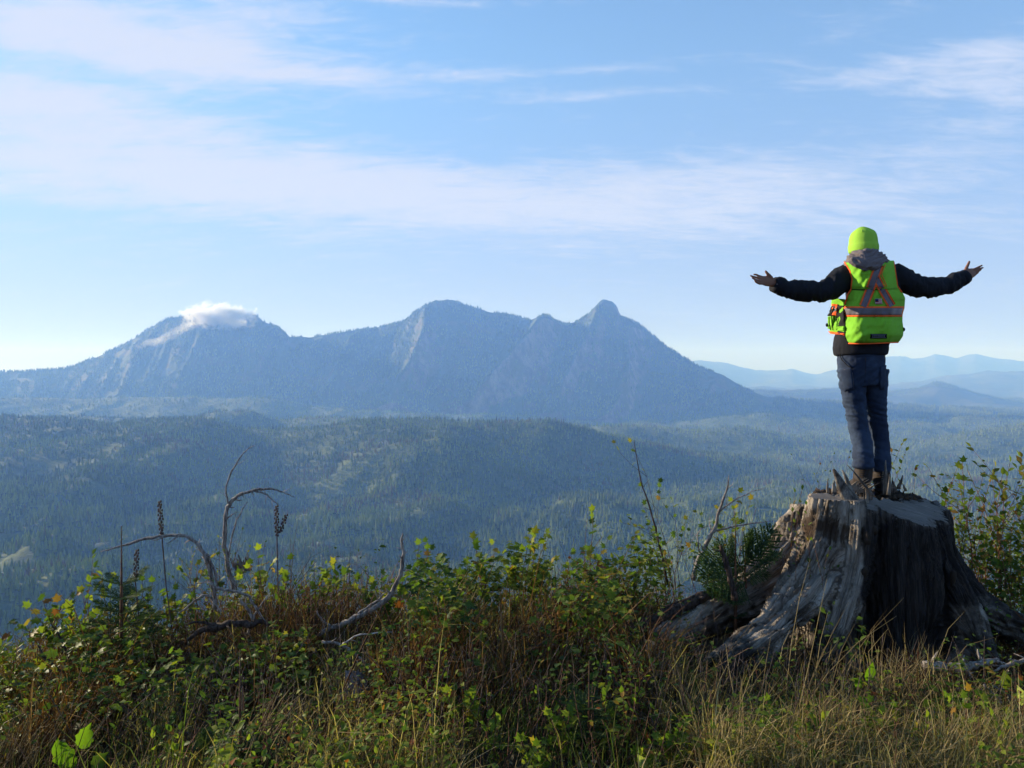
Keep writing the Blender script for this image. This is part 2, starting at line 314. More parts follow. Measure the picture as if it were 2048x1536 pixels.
def forest(name, label, pts, sizes, tints):
    me = bpy.data.meshes.new(name); me.vertices.add(len(pts)); me.vertices.foreach_set('co', np.asarray(pts, np.float32).ravel())
    for nm, arr in (('size', sizes), ('tint', tints)):
        at = me.attributes.new(nm, 'FLOAT', 'POINT'); at.data.foreach_set('value', np.asarray(arr, np.float32))
    o = bpy.data.objects.new(name, me); COL.objects.link(o); tag(o, label, 'forest', None, 'stuff')
    ng = bpy.data.node_groups.get('conifer_forest') or None
    if ng is None:
        ng = bpy.data.node_groups.new('conifer_forest', 'GeometryNodeTree')
        ng.interface.new_socket('Geometry', in_out='INPUT', socket_type='NodeSocketGeometry')
        ng.interface.new_socket('Geometry', in_out='OUTPUT', socket_type='NodeSocketGeometry')
        N = ng.nodes; Lk = ng.links; gi = N.new('NodeGroupInput'); go = N.new('NodeGroupOutput'); jo = N.new('GeometryNodeJoinGeometry')
        for k, (z0, z1, r) in enumerate([(.04, .50, .21), (.22, .68, .17), (.42, .86, .12), (.62, 1.0, .075)]):
            c = N.new('GeometryNodeMeshCone'); c.inputs['Vertices'].default_value = 6; c.inputs['Radius Top'].default_value = 0.004
            c.inputs['Radius Bottom'].default_value = r; c.inputs['Depth'].default_value = z1-z0
            tr = N.new('GeometryNodeTransform'); tr.inputs['Translation'].default_value = (.01*(k % 2), -.01*(k % 2), z0); tr.inputs['Rotation'].default_value = (.05*(k-1), .04, k*.6)
            Lk.new(c.outputs['Mesh'], tr.inputs[0]); Lk.new(tr.outputs[0], jo.inputs[0])
        sm = N.new('GeometryNodeSetMaterial'); sm.inputs['Material'].default_value = M_tree; Lk.new(jo.outputs[0], sm.inputs[0])
        ip = N.new('GeometryNodeInstanceOnPoints'); Lk.new(gi.outputs[0], ip.inputs['Points']); Lk.new(sm.outputs[0], ip.inputs['Instance'])
        rr = N.new('FunctionNodeRandomValue'); rr.data_type = 'FLOAT_VECTOR'; rr.inputs[0].default_value = (-.05, -.05, 0); rr.inputs[1].default_value = (.05, .05, 6.28)
        Lk.new(rr.outputs[0], ip.inputs['Rotation'])
        na = N.new('GeometryNodeInputNamedAttribute'); na.data_type = 'FLOAT'; na.inputs[0].default_value = 'size'
        rs = N.new('FunctionNodeRandomValue'); rs.data_type = 'FLOAT_VECTOR'; rs.inputs[0].default_value = (.75, .75, .65); rs.inputs[1].default_value = (1.4, 1.4, 1.35)
        vm = N.new('ShaderNodeVectorMath'); vm.operation = 'SCALE'; Lk.new(rs.outputs[0], vm.inputs[0]); Lk.new(na.outputs['Attribute'], vm.inputs['Scale'])
        Lk.new(vm.outputs[0], ip.inputs['Scale']); Lk.new(ip.outputs[0], go.inputs[0])
    md = o.modifiers.new('grow', 'NODES'); md.node_group = ng; return o
def scatter(n, y0, y1, tmax=.85, power=1.0):
    Y = (y0**(power+1)+rng.random(n)*(y1**(power+1)-y0**(power+1)))**(1/(power+1)); t = (rng.random(n)*2-1)*tmax
    z = zfun(t, Y); return t, Y, z
def tree_tint(x, Y, n):
    patch = fbm(x/260+3, Y/200, oct=3); tt = np.clip(.48+.6*patch+.22*rng.standard_normal(n), 0, .84)
    br = (fbm(x/330-6, Y/160+9, oct=4) > .33)*(rng.random(n) < .55)+(rng.random(n) < .02)
    return np.where(br > 0, .9+.1*rng.random(n), tt)
NV, NH, NM = 40000, 88000, 38000
t, Y, z = scatter(NV, 800, 2500); x = t*Y
gap = fbm(x/170, Y/90+5, oct=4); keep = gap > -.42
sz = (12.5+8*rng.random(NV)+5*fbm(x/200, Y/200, oct=2)); sz = np.where(gap > .36, sz*.6, sz)
tt = tree_tint(x, Y, NV)
forest('valley_forest', 'dense young conifer forest covering the valley floor below the stump', np.column_stack([x, Y, z-.3])[keep], sz[keep], tt[keep])
t, Y, z = scatter(NH, 2450, 6560, .80, .1); x = t*Y
gap = fbm(x/200-3, Y/120+5, oct=4); keep = (gap > -.46) & (rng.random(NH) < np.interp(Y, [2450, 3550, 3900, 6500], [1, 1, .38, .38])); sz = (12.5+6.5*rng.random(NH)+4*fbm(x/200, Y/200, oct=2)+(Y > 3600)*3)
tt = tree_tint(x, Y, NH)
forest('hill_forest', 'conifer forest covering the rolling hills in front of the mountain', np.column_stack([x, Y, z-.3])[keep], sz[keep], tt[keep])
t, Y, z = scatter(NM, 6500, 8420, .76, .3); x = t*Y; u = t*FP+1024
zx = zfun((x+8)/Y, Y); zy = zfun(x/(Y+8), Y+8); slope = np.hypot(zx-z, zy-z)/8
bare = ((np.hypot((u-1213), (z-720)/3.2) < 60) & (Y > 7700)) | ((np.hypot(u-880, (z-760)/3.2) < 32) & (Y > 7900)) | ((np.hypot(u-1440, (z+120)/2.4) < 42))
leftf = (zfun((x+14)/Y, Y)-zfun((x-14)/Y, Y))/28
keep = (~bare) & (fbm(u/28, z/160, oct=3) < .40-.35*np.clip(leftf-.3, 0, 1)) & ((slope < 1.9) | (rng.random(NM) < .35))
sz = 20+15*rng.random(NM); tt = np.clip(.40+.5*fbm(x/200, z/90, oct=3)+.15*rng.standard_normal(NM), 0, .84)
forest('mountain_forest', 'dark fir forest clinging to the flanks and crest of the three-peaked mountain', np.column_stack([x, Y, z-1])[keep], sz[keep], tt[keep])
t, Y, z = scatter(14000, 10900, 11600, .72, .3); x = t*Y
forest('far_ridge_forest', 'thin line of trees along the far blue ridge behind the person', np.column_stack([x, Y, z-1]), 16+10*rng.random(14000), np.full(14000, .3))
# tall conifers that stand out singly along the near crest
def m_bark(t, b): t.put(b.inputs['Base Color'], t.mix(t.noise(geocol(t), .5, 3), (.05, .04, .03), (.13, .11, .09)))
M_bark = mat('bark', m_bark)
def m_crown(t, b):
    oi = t.node('ShaderNodeObjectInfo'); t.put(b.inputs['Base Color'], t.mix(oi.outputs['Random'], (.012, .026, .014), (.035, .06, .025))); b.inputs['Roughness'].default_value = 1
M_crown = mat('crown', m_crown)
def tall_conifer(seed):
    r = random.Random(seed); tr = MB(); tr.tube([(0, 0, 0), (0, 0, .6), (.005, 0, .97)], [.016, .010, .002], 6); c = MB()
    for k in range(11):
        z0 = .2+.072*k; rr = .155*(1-(k/12.5)**1.1)*(.75+.5*r.random()); n = 9; V = [(0, 0, z0+.11)]
        for j in range(n):
            a = 6.283*j/n+r.random()*.4; q = rr*(.55+.6*r.random()); V.append((q*math.cos(a), q*math.sin(a), z0-.02*r.random()))
        V.append((0, 0, z0+.02)); c.add(V, [(0, 1+j, 1+(j+1) % n) for j in range(n)]+[(n+1, 1+(j+1) % n, 1+j) for j in range(n)])
    return tr.mesh('trunk'), c.mesh('crown')
protos = [tall_conifer(i) for i in range(4)]
for p_ in protos: p_[0].materials.append(M_bark); p_[1].materials.append(M_crown)
TALL = [(472, 850, 24), (484, 852, 22), (500, 856, 26), (516, 857, 24), (546, 858, 30), (553, 858, 20), (566, 858, 24), (585, 857, 26), (868, 834, 15), (917, 834, 22), (993, 839, 24), (1003, 839, 20), (1012, 839, 24),
        (1110, 842, 20), (1127, 846, 22), (1156, 853, 20), (1186, 862, 18), (1035, 839, 18), (1060, 839, 19), (1080, 838, 21), (1096, 839, 17), (1142, 850, 18), (1168, 856, 17)]
for i, (uu, vv, hh) in enumerate(TALL):
    t0 = (uu-1024)/FP; zz = float(zfun(np.array([t0]), np.array([3330.]))[0]); hh *= 1.0
    zz = max(zz, float(zfun(np.array([t0]), np.array([3340.]))[0]))
    left = uu < 700
    e = empty('pine_tree', (t0*3330, 3330, zz-1), 'tall dark conifer standing clear of the saddle between the two forested hills' if left else 'tall dark conifer breaking the crest line of the middle forested hill', 'tree',
              'tall conifers in the saddle' if left else 'tall conifers on the middle hill crest')
    e.scale = (hh*1.35, hh*1.35, hh*1.15); e.rotation_euler = (0, 0, random.random()*6)
    for nm, me in zip(('trunk', 'crown'), protos[i % 4]):
        o = bpy.data.objects.new(nm, me); COL.objects.link(o); o.parent = e

# ---------------------------------------------------------------- air
hv = MB(); x0, x1, y0, y1, z0, z1 = -32000, 32000, -2500, 34500, -620, 960
hv.add([(x0, y0, z0), (x1, y0, z0), (x1, y1, z0), (x0, y1, z0), (x0, y0, z1), (x1, y0, z1), (x1, y1, z1), (x0, y1, z1)],
       [(0, 3, 2, 1), (4, 5, 6, 7), (0, 1, 5, 4), (1, 2, 6, 5), (2, 3, 7, 6), (3, 0, 4, 7)])
hm = bpy.data.materials.new('haze_air'); hm.use_nodes = True; ht = NT(hm.node_tree); ht.n.clear()
pv = ht.node('ShaderNodeVolumePrincipled'); out = ht.node('ShaderNodeOutputMaterial'); ht.l.new(pv.outputs[0], out.inputs['Volume'])
pv.inputs['Color'].default_value = (.215, .43, 1, 1); pv.inputs['Absorption Color'].default_value = (1, 1, 1, 1); pv.inputs['Density'].default_value = 1.0e-4; pv.inputs['Anisotropy'].default_value = .1
hz_o = hv.build('haze', hm, None, False); hz_o['kind'] = 'stuff'; hz_o.display_type = 'WIRE'
# low cloud wrapped round the left summit: real volume with uneven density
def cloudvol(name, label, c, r, dens, seed, thr=.42, tilt=0):
    mb = MB(); mb.ellipsoid((0, 0, 0), r, 24, 14)
    cm = bpy.data.materials.new(name+'_vapour'); cm.use_nodes = True; q = NT(cm.node_tree); q.n.clear()
    pv = q.node('ShaderNodeVolumePrincipled'); out = q.node('ShaderNodeOutputMaterial'); q.l.new(pv.outputs[0], out.inputs['Volume'])
    pv.inputs['Color'].default_value = (1, .985, .96, 1); pv.inputs['Anisotropy'].default_value = .2
    tc = q.node('ShaderNodeTexCoord').outputs['Object']; s = q.mapping(tc, tuple(1/v for v in r))
    ln = q.node('ShaderNodeVectorMath', operation='LENGTH'); q.l.new(s, ln.inputs[0])
    n = q.m('MULTIPLY_ADD', q.noise(q.mapping(tc, (1, 1, 1.3), (0, 0, 0), (seed, seed, 0)), .0085, 6, .66, .9), 2.0, -.55)
    d = q.m('SUBTRACT', q.m('ADD', n, q.m('MULTIPLY', q.m('SUBTRACT', 1, q.m('POWER', ln.outputs['Value'], 2)), .62)), thr+.42)
    d = q.m('MULTIPLY', q.m('MAXIMUM', d, 0), dens); q.put(pv.inputs['Density'], d)
    o = mb.build(name, cm, None, False); o.location = c; o.rotation_euler = (0, tilt, 0); tag(o, label, 'cloud'); return o
Yc = 7650
cloudvol('cloud', 'small white cloud resting on the left mountain summit', P(436, 633, Yc), (460, 200, 190), .055, 11, .30)
cloudvol('cloud', 'thin torn wisps of cloud trailing down the left mountain flank', P(345, 672, 7650), (560, 120, 110), .012, 37, .34, R(-22))

# ---------------------------------------------------------------- near hilltop ground
SX, SY = 2.36, 4.95        # stump axis
def gz(x, y):
    x = np.asarray(x, float); y = np.asarray(y, float)
    z = -.04-.03*np.clip(y-3, 0, 99)-.13*np.clip(-x-.8, 0, 6)*np.clip((y-2.3)/2, 0, 1.2)
    z = z-.50*np.clip(y-4.9-.2*np.sin(x*1.3), 0, 99)**1.05-.045*np.clip(x-3.2, 0, 30)*(y > 0)
    z = z+.10*np.exp(-((x-.35)**2+(y-5.0)**2)/.8)-.07*np.exp(-((x-SX)**2+(y-4.5)**2)/1.1)+.10*np.exp(-((x+1.4)**2+(y-5.0)**2)/.6)
    z = np.maximum(z, -60)
    return z+.05*fbm(x*.9, y*.9, oct=4)+.02*fbm(x*5, y*5, oct=3)
def gz1(x, y): return float(gz(np.array([x]), np.array([y]))[0])
gx = np.concatenate([np.linspace(-60, -6, 24, endpoint=False), np.linspace(-6, 6, 170), np.linspace(6, 60, 25)[1:]])
gy = np.concatenate([np.linspace(-40, 1, 20, endpoint=False), np.linspace(1, 8, 110), np.linspace(8, 31, 26)[1:]])
GX, GY = np.meshgrid(gx, gy); nr, nc = GX.shape; ii = (np.arange(nr-1)[:, None]*nc+np.arange(nc-1)[None]).ravel()
def m_soil(t, b):
    p = geocol(t); n = t.noise(p, 3, 6, .65); n2 = t.noise(p, 26, 5, .7)
    c = t.mix(t.ramp(n, .35, .65), (.030, .020, .013), (.075, .052, .030)); c = t.mix(t.ramp(n2, .55, .75), c, (.12, .09, .05)); t.put(b.inputs['Base Color'], c)
    b.inputs['Roughness'].default_value = 1; bump(t, b, t.noise(p, 40, 6, .7), 1, .03)
og = link('ground', fastmesh('ground', np.column_stack([GX.ravel(), GY.ravel(), gz(GX.ravel(), GY.ravel())]), np.column_stack([ii, ii+1, ii+nc+1, ii+nc])), mat('soil', m_soil)); og['kind'] = 'structure'

# ---------------------------------------------------------------- stump
use_grain = True
def m_wood(t, b):
    tc = t.node('ShaderNodeTexCoord').outputs['Object']; a = t.node('ShaderNodeAttribute', attribute_name='tint').outputs['Fac']
    gr = t.node('ShaderNodeAttribute', attribute_name='grain').outputs['Vector'] if use_grain else t.mapping(tc, (5.5, 5.5, 1))
    g1 = t.noise(t.mapping(gr, (2.6, 2.6, .55)), 3.0, 8, .7, .4); g2 = t.noise(t.mapping(gr, (9, 9, 1.0)), 3.0, 6, .7, .2); n = t.noise(tc, 4, 5, .65)
    silver = t.mix(t.ramp(g1, .34, .62), (.11, .09, .074), (.46, .39, .32)); brown = t.mix(g2, (.022, .014, .010), (.10, .065, .042))
    c = t.mix(t.ramp(t.m('ADD', n, t.m('MULTIPLY', t.m('SUBTRACT', g1, .5), .8)), .46, .64), silver, brown)
    crack = t.ramp(g2, .40, .30); c = t.mix(t.m('MULTIPLY', crack, .9), c, (.02, .015, .012))
    char_shade = t.mix(t.ramp(g2, .42, .72), (.010, .008, .008), (.06, .045, .037))  # near-black for charred wood and for the painted shade of the right side
    c = t.mix(t.ramp(t.m('ADD', a, t.m('MULTIPLY', t.m('SUBTRACT', n, .5), .5)), .42, .62), c, char_shade)
    t.put(b.inputs['Base Color'], c); b.inputs['Roughness'].default_value = .85
    bump(t, b, t.m('ADD', t.m('MULTIPLY', g1, 1.2), g2), 1, .022)
M_wood = mat('weathered_wood', m_wood); use_grain = False; M_splint = mat('splintered_wood', m_wood)
def m_cut(t, b):
    tc = t.node('ShaderNodeTexCoord').outputs['Object']; wv = t.node('ShaderNodeTexWave', wave_type='RINGS', rings_direction='Z'); t.l.new(tc, wv.inputs[0]); wv.inputs['Scale'].default_value = 22; wv.inputs['Distortion'].default_value = 3
    n = t.noise(tc, 6, 6, .65); n2 = t.noise(t.mapping(tc, (3, 60, 10), (0, 0, R(30))), 1.5, 4, .6)
    c = t.mix(n, (.06, .05, .045), (.15, .13, .115)); c = t.mix(t.m('MULTIPLY', wv.outputs['Fac'], .3), c, (.06, .048, .04)); c = t.mix(t.ramp(n2, .5, .7), c, (.20, .175, .155))
    t.put(b.inputs['Base Color'], c); bump(t, b, t.m('ADD', n2, wv.outputs['Fac']), .6, .004)
M_cut = mat('sawn_wood', m_cut)
SB = Vector((SX, SY, gz1(SX, SY)))
stump = empty('tree_stump', SB, 'huge weathered grey tree stump with flaring roots under the person in the lime vest', 'stump')
sc_ = 5/FP
mb = MB()
def px(u, v, Y=4.95): return P(u, v, Y)
# trunk column from overlapping fluted lobes
PATHS = []
def lobe(path, rads, sides=18): PATHS.append(([np.array(px(*q)) for q in path], rads)); mb.tube([px(*q) for q in path], rads, sides, ref=(1, 0, 0))
lobe([(1755, 1000, 5.0), (1755, 1100, 5.0), (1750, 1200, 5.0), (1745, 1290, 5.0), (1740, 1400, 5.0)], [(.39, .38), (.43, .42), (.50, .48), (.60, .58), (.70, .66)], 28)
lobe([(1668, 985, 4.72), (1662, 1040, 4.70), (1650, 1100, 4.66), (1622, 1160, 4.58), (1575, 1222, 4.45), (1510, 1285, 4.25), (1430, 1345, 4.05)], [(.150, .15), (.165, .16), (.175, .17), (.165, .17), (.13, .15), (.10, .13), (.075, .11)])
lobe([(1655, 1150, 4.52), (1612, 1215, 4.36), (1555, 1272, 4.2), (1478, 1330, 4.02), (1440, 1360, 3.95)], [(.09, .10), (.095, .11), (.085, .10), (.065, .09), (.04, .06)])
lobe([(1712, 985, 4.66), (1712, 1060, 4.60), (1704, 1130, 4.56), (1690, 1190, 4.50), (1668, 1260, 4.42), (1640, 1340, 4.3)], [(.11, .12), (.115, .13), (.12, .13), (.12, .13), (.11, .13), (.10, .12)])
lobe([(1600, 1010, 5.25), (1592, 1060, 5.22), (1580, 1110, 5.12), (1550, 1150, 4.95), (1480, 1200, 4.8), (1400, 1245, 4.65), (1300, 1288, 4.55)], [(.13, .13), (.14, .14), (.16, .15), (.17, .16), (.15, .15), (.12, .13), (.08, .09)])
lobe([(1800, 990, 4.70), (1805, 1060, 4.64), (1808, 1160, 4.60), (1812, 1260, 4.56), (1815, 1360, 4.5)], [(.19, .16), (.20, .18), (.22, .20), (.23, .22), (.24, .24)])
lobe([(1838, 1000, 4.85), (1850, 1060, 4.80), (1864, 1120, 4.76), (1892, 1180, 4.68), (1925, 1240, 4.58), (1950, 1290, 4.48), (1972, 1345, 4.4)], [(.12, .15), (.125, .15), (.13, .16), (.13, .16), (.12, .15), (.11, .14), (.09, .12)])
lobe([(1856, 1010, 5.1), (1868, 1090, 5.08), (1900, 1160, 5.05), (1945, 1210, 5.02), (2000, 1245, 4.98), (2060, 1268, 4.9), (2120, 1290, 4.8)], [(.10, .14), (.11, .15), (.13, .16), (.12, .15), (.10, .13), (.085, .11), (.06, .08)])
lobe([(1760, 1010, 5.35), (1740, 1120, 5.5), (1720, 1240, 5.8)], [(.32, .2), (.36, .25), (.4, .3)])
lobe([(1610, 1190, 4.7), (1560, 1245, 4.45), (1500, 1300, 4.3)], [(.1, .12), (.08, .1), (.05, .07)])
sm_ = fuse(mb, .0105, 5)
c = getco(sm_); nrm = getno(sm_)
# fissures run with the grain: noise stretched along the height
# grain follows the axis of the nearest buttress or root: (around, around, along) stored on every vertex
best = np.full(len(c), 1e9); grain = np.zeros((len(c), 3))
for pi_, (pth, rds) in enumerate(PATHS):
    acc_ = 0.0
    for k in range(len(pth)-1):
        a, b2 = pth[k], pth[k+1]; d = b2-a; L = np.linalg.norm(d); d = d/L; t_ = np.clip((c-a)@d, 0, L); f = t_/L
        ra = rds[k][0]*(1-f)+rds[k+1][0]*f; q = c-(a+t_[:, None]*d); dist = np.linalg.norm(q, axis=1)-ra; X_ = np.array([1., 0, 0])-d*d[0]; X_ /= np.linalg.norm(X_); Y_ = np.cross(d, X_)
        k_ = dist < best; th = np.arctan2(q@Y_, q@X_); best = np.where(k_, dist, best); grain[k_] = np.column_stack([np.cos(th)*ra*5.5+pi_*7.3, np.sin(th)*ra*5.5, acc_+t_])[k_]
        acc_ += L
rr_ = np.hypot(c[:, 0]-SX, c[:, 1]-SY); gx_, gy_, gs_ = grain.T
g = fbm(gx_*3.2, gy_*3.2, gs_*1.1, oct=3); g2 = fbm(gx_*11+3, gy_*11, gs_*1.6, oct=4); g3 = 1-np.abs(fbm(gx_*5+8, gy_*5, gs_*.8, oct=3))*4
c = c+nrm*(.026*g+.030*g2-.036*np.clip(g3-.3, 0, 1)*(g3 > .3))[:, None]
# knot hole in the pale buttress and hollow under the roots
for (hu, hv, hY, hr, dp) in [(1662, 1062, 4.53, .045, .06), (1664, 1130, 4.45, .07, .05), (1915, 1300, 4.4, .12, .14), (1560, 1290, 4.3, .13, .10), (1775, 1340, 4.3, .25, .06)]:
    h = np.array(px(hu, hv, hY)); d2 = ((c-h)**2).sum(1); c = c-nrm*(dp*np.exp(-d2/(2*hr*hr)))[:, None]
# saw cuts: planes through marks picked on the top
def plane3(a, b, cc):
    n = (b-a).cross(cc-a).normalized(); n = -n if n.z < 0 else n; return lambda x, y: a.z-(n.x*(x-a.x)+n.y*(y-a.y))/n.z
cutL = plane3(Vector((px(1625, 998, 4.62))), Vector((px(1722, 1002, 4.55))), Vector((px(1700, 980, 5.0))))
cutR = plane3(Vector((px(1740, 1008, 4.62))), Vector((px(1862, 1046, 4.58))), Vector((px(1815, 983, 5.15))))
cutB = plane3(Vector((px(1560, 1045, 5.05))), Vector((px(1640, 985, 5.12))), Vector((px(1600, 1005, 5.4))))
xs, ys = c[:, 0], c[:, 1]
line = px(1732, 1000, 4.62).x+(ys-4.62)*.55
zl, zr, zb = cutL(xs, ys), cutR(xs, ys), cutB(xs, ys)
top = np.where(xs < line, zl, zr)
left_lobe = (xs < px(1622, 1000, 5).x-.0) & (ys > 4.86)
top = np.where(left_lobe, np.minimum(zb+.02*fbm(xs*30, ys*30, oct=2), zl), top)
backr = (ys > 5.14)*(xs > 2.1); top = np.where(backr, top+.02+.03*fbm(xs*25, ys*25, oct=3), top)
cut = c[:, 2] > top
c[:, 2] = np.minimum(c[:, 2], top+.0015*fbm(xs*40, ys*90, oct=2))
setco(sm_, c)
# flat cut faces use the sawn wood
fc = np.empty(len(sm_.polygons)*3, np.float32); sm_.polygons.foreach_get('normal', fc)
fn = fc.reshape(-1, 3); fcc = np.empty(len(sm_.polygons)*3, np.float32); sm_.polygons.foreach_get('center', fcc); fcc = fcc.reshape(-1, 3)
ft = np.where(fcc[:, 0] < px(1732, 1000, 4.62).x+(fcc[:, 1]-4.62)*.55, cutL(fcc[:, 0], fcc[:, 1]), cutR(fcc[:, 0], fcc[:, 1]))
mi = ((np.abs(fcc[:, 2]-ft) < .022) & (fn[:, 2] > .6)).astype(np.int32)
sm_.materials.clear(); sm_.materials.append(M_wood); sm_.materials.append(M_cut); sm_.polygons.foreach_set('material_index', mi)
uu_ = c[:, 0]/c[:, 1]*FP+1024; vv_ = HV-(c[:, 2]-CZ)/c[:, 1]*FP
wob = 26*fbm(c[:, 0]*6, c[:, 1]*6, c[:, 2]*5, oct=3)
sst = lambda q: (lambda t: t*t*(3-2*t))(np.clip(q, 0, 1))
mx = .80*sst((uu_+wob*.6-1702)/40)*(1-.6*sst((vv_+wob*2-1130)/190)*sst((uu_+wob*2-1850)/110))*(.75+.25*sst((vv_-1040)/60))  # darkens the stump's right side: charring plus its shade put into the colour
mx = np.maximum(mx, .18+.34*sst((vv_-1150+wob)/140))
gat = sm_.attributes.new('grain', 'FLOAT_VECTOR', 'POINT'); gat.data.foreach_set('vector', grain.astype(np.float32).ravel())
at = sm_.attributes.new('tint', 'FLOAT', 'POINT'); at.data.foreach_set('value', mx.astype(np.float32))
def attach(name, me, material, parent):
    o = link(name, me, material, parent); return o
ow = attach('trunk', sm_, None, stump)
# splintered wood standing on the hinge line
def shard(p0, p1, wd, th, name='splinter', n=6, parent=stump, seed=0):
    r = random.Random(seed); p0 = Vector(p0); p1 = Vector(p1); d = (p1-p0); s = MB(); side = Vector((d.z, 0, -d.x)).normalized()
    pts = []; rd = []
    for i in range(n):
        f = i/(n-1); pts.append(p0+d*f+side*(r.uniform(-.004, .004))); k = wd*(1-.85*f**1.6); rd.append((max(k, .0015), max(th*(1-.7*f), .001)))
    s.tube(pts, rd, 7, ref=side); return s.build(name, M_splint, parent)
shard(px(1712, 1030, 4.58), px(1667, 938, 4.66), .055, .012, seed=1); shard(px(1722, 1025, 4.60), px(1684, 940, 4.68), .028, .010, seed=2)
shard(px(1747, 992, 4.64), px(1695, 929, 4.62), .010, .006, seed=3)
for i in range(9):
    shard(px(1694+i*2.2, 978+i*1.5, 4.72), px(1726+i*4.2, 957+i*1.2+random.uniform(-4, 4), 4.70-.01*i), .0075, .005, seed=10+i)
for i, (a, b_) in enumerate([((1728, 1025), (1729, 975)), ((1735, 1020), (1733, 968)), ((1771, 990), (1771, 920)), ((1764, 990), (1766, 935)), ((1777, 990), (1779, 948)), ((1718, 1040), (1712, 985)), ((1783, 985), (1784, 955)),
                             ((1797, 978), (1805, 950)), ((1668, 985), (1668, 960)), ((1656, 988), (1655, 958)), ((1741, 1000), (1740, 965)), ((1702, 1000), (1697, 968)), ((1725, 1060), (1716, 1000)), ((1732, 1090), (1727, 1010)), ((1790, 985), (1787, 962)), ((1812, 982), (1806, 966))]):
    Yq = 4.60+.04*(i % 4)+(.25 if a[1] < 995 else 0); shard(px(*a, Yq), px(*b_, Yq), .010+.004*(i % 3), .006, seed=30+i)
# loose rotten debris on the rim: ragged crumbs joined
db = MB(); r_ = random.Random(5)
for k in range(900):
    uq = r_.choice([r_.uniform(1625, 1690), r_.uniform(1775, 1850), r_.uniform(1690, 1790)]); Yq = r_.uniform(4.98, 5.36); p = px(uq, 990, Yq)
    nr_ = np.abs(c[:, 0]-p.x)+np.abs(c[:, 1]-p.y) < .022
    if not nr_.any() or c[nr_, 2].max() < .70: continue
    zt = float(c[nr_, 2].max()) if True else float(np.where(p.x < px(1732, 1000, 4.62).x+(Yq-4.62)*.55, cutL(p.x, Yq), cutR(p.x, Yq))); h = r_.uniform(.006, .04)*.9*(1 if uq < 1700 or uq > 1770 else .5)
    if math.hypot(p.x-SX, p.y-SY) > .40+.04*math.sin(uq): continue
    a = r_.uniform(0, 6.3); w_ = r_.uniform(.006, .035); q = Vector((p.x, Yq, zt))
    db.add([q+Vector((w_*math.cos(a), w_*math.sin(a), 0)), q+Vector((-w_*math.sin(a), w_*math.cos(a), 0)), q+Vector((-w_, -w_*.5, 0)), q+Vector((r_.uniform(-.02, .02), r_.uniform(-.02, .02), h))], [(0, 1, 3), (1, 2, 3), (2, 0, 3)], r_.random())
def m_rot(t, b):
    a = t.node('ShaderNodeAttribute', attribute_name='tint').outputs['Fac']; t.put(b.inputs['Base Color'], t.mix(a, (.015, .011, .008), (.08, .05, .03))); b.inputs['Roughness'].default_value = 1
M_rot = mat('rotten_wood', m_rot); o = db.build('rotten_debris', M_rot, stump); o['kind'] = 'stuff'
# plates of loose bark left on the shaded side
for i, (uq, vq, Yq, w_, h_) in enumerate([(1744, 1082, 4.40, .022, .06), (1762, 1066, 4.40, .016, .035), (1738, 1150, 4.36, .018, .05), (1893, 1150, 4.62, .02, .07)]):
    s = MB(); q = px(uq, vq, Yq); n_ = 7; V = [(q.x+w_*math.cos(6.283*k/n_)*random.uniform(.6, 1.1), q.y-.01+random.uniform(-.012, .012), q.z+h_*math.sin(6.283*k/n_)*random.uniform(.6, 1.1)) for k in range(n_)]
    B = [(a, b_+.018, c_) for a, b_, c_ in V]; s.add([(q.x, q.y-.024, q.z)]+V+B, [(0, 1+(k+1) % n_, 1+k) for k in range(n_)]+[(1+k, 1+(k+1) % n_, 1+n_+(k+1) % n_, 1+n_+k) for k in range(n_)], .15)
    # seat each plate on the trunk surface
    dd = np.abs(c[:, 0]-q.x)+np.abs(c[:, 2]-q.z); near = np.where(dd < .03)[0]
    yy = c[near, 1].min() if len(near) else q.y
    o = s.build('bark_plate', M_rot, stump); o.location.y += yy-q.y+.012

# ---------------------------------------------------------------- the person
def simple(col, rough=.85, scale=60, amt=.25, bmp=.3, d=.002):
    def f(t, b):
        tc = t.node('ShaderNodeTexCoord').outputs['Object']; n = t.noise(tc, scale, 4, .6); n2 = t.noise(tc, 7, 4, .6)
        dark = tuple(x*(1-amt) for x in col); lite = tuple(min(1, x*(1+amt)) for x in col)
        t.put(b.inputs['Base Color'], t.mix(t.m('MULTIPLY_ADD', n, .6, t.m('MULTIPLY', n2, .4)), dark, lite)); b.inputs['Roughness'].default_value = rough
        b.inputs['Specular IOR Level'].default_value = .15
        if bmp: bump(t, b, n, bmp, d)
    return f
M_skin = mat('skin', simple((.22, .105, .07), .6, 90, .15, .2))
M_lime = mat('lime_fabric', simple((.17, .42, .028), .8, 160, .28, .6, .002))
M_beanie = mat('lime_knit', simple((.29, .53, .06), .95, 320, .14, .8, .003))
M_orange = mat('orange_trim', simple((.85, .13, .03), .8, 200, .1, .2)); M_refl = mat('grey_reflective_tape', simple((.125, .108, .125), .45, 400, .12, .2, .0005))
M_jacket = mat('black_jacket_cloth', simple((.012, .013, .018), .9, 120, .3, .4)); M_hood = mat('grey_hood_fleece', simple((.15, .125, .13), .95, 160, .2, .6, .003))
M_black = mat('black_webbing', simple((.010, .010, .012), .8, 200, .2, .2)); M_boot = mat('brown_boot_leather', simple((.030, .021, .017), .7, 60, .3, .4)); M_dark = mat('navy_patch', simple((.02, .025, .09), .8, 200, .1, 0))
M_white = mat('patch_white', simple((.55, .52, .5), .8, 200, .1, 0)); M_red = mat('patch_red', simple((.42, .03, .04), .8, 200, .1, 0))
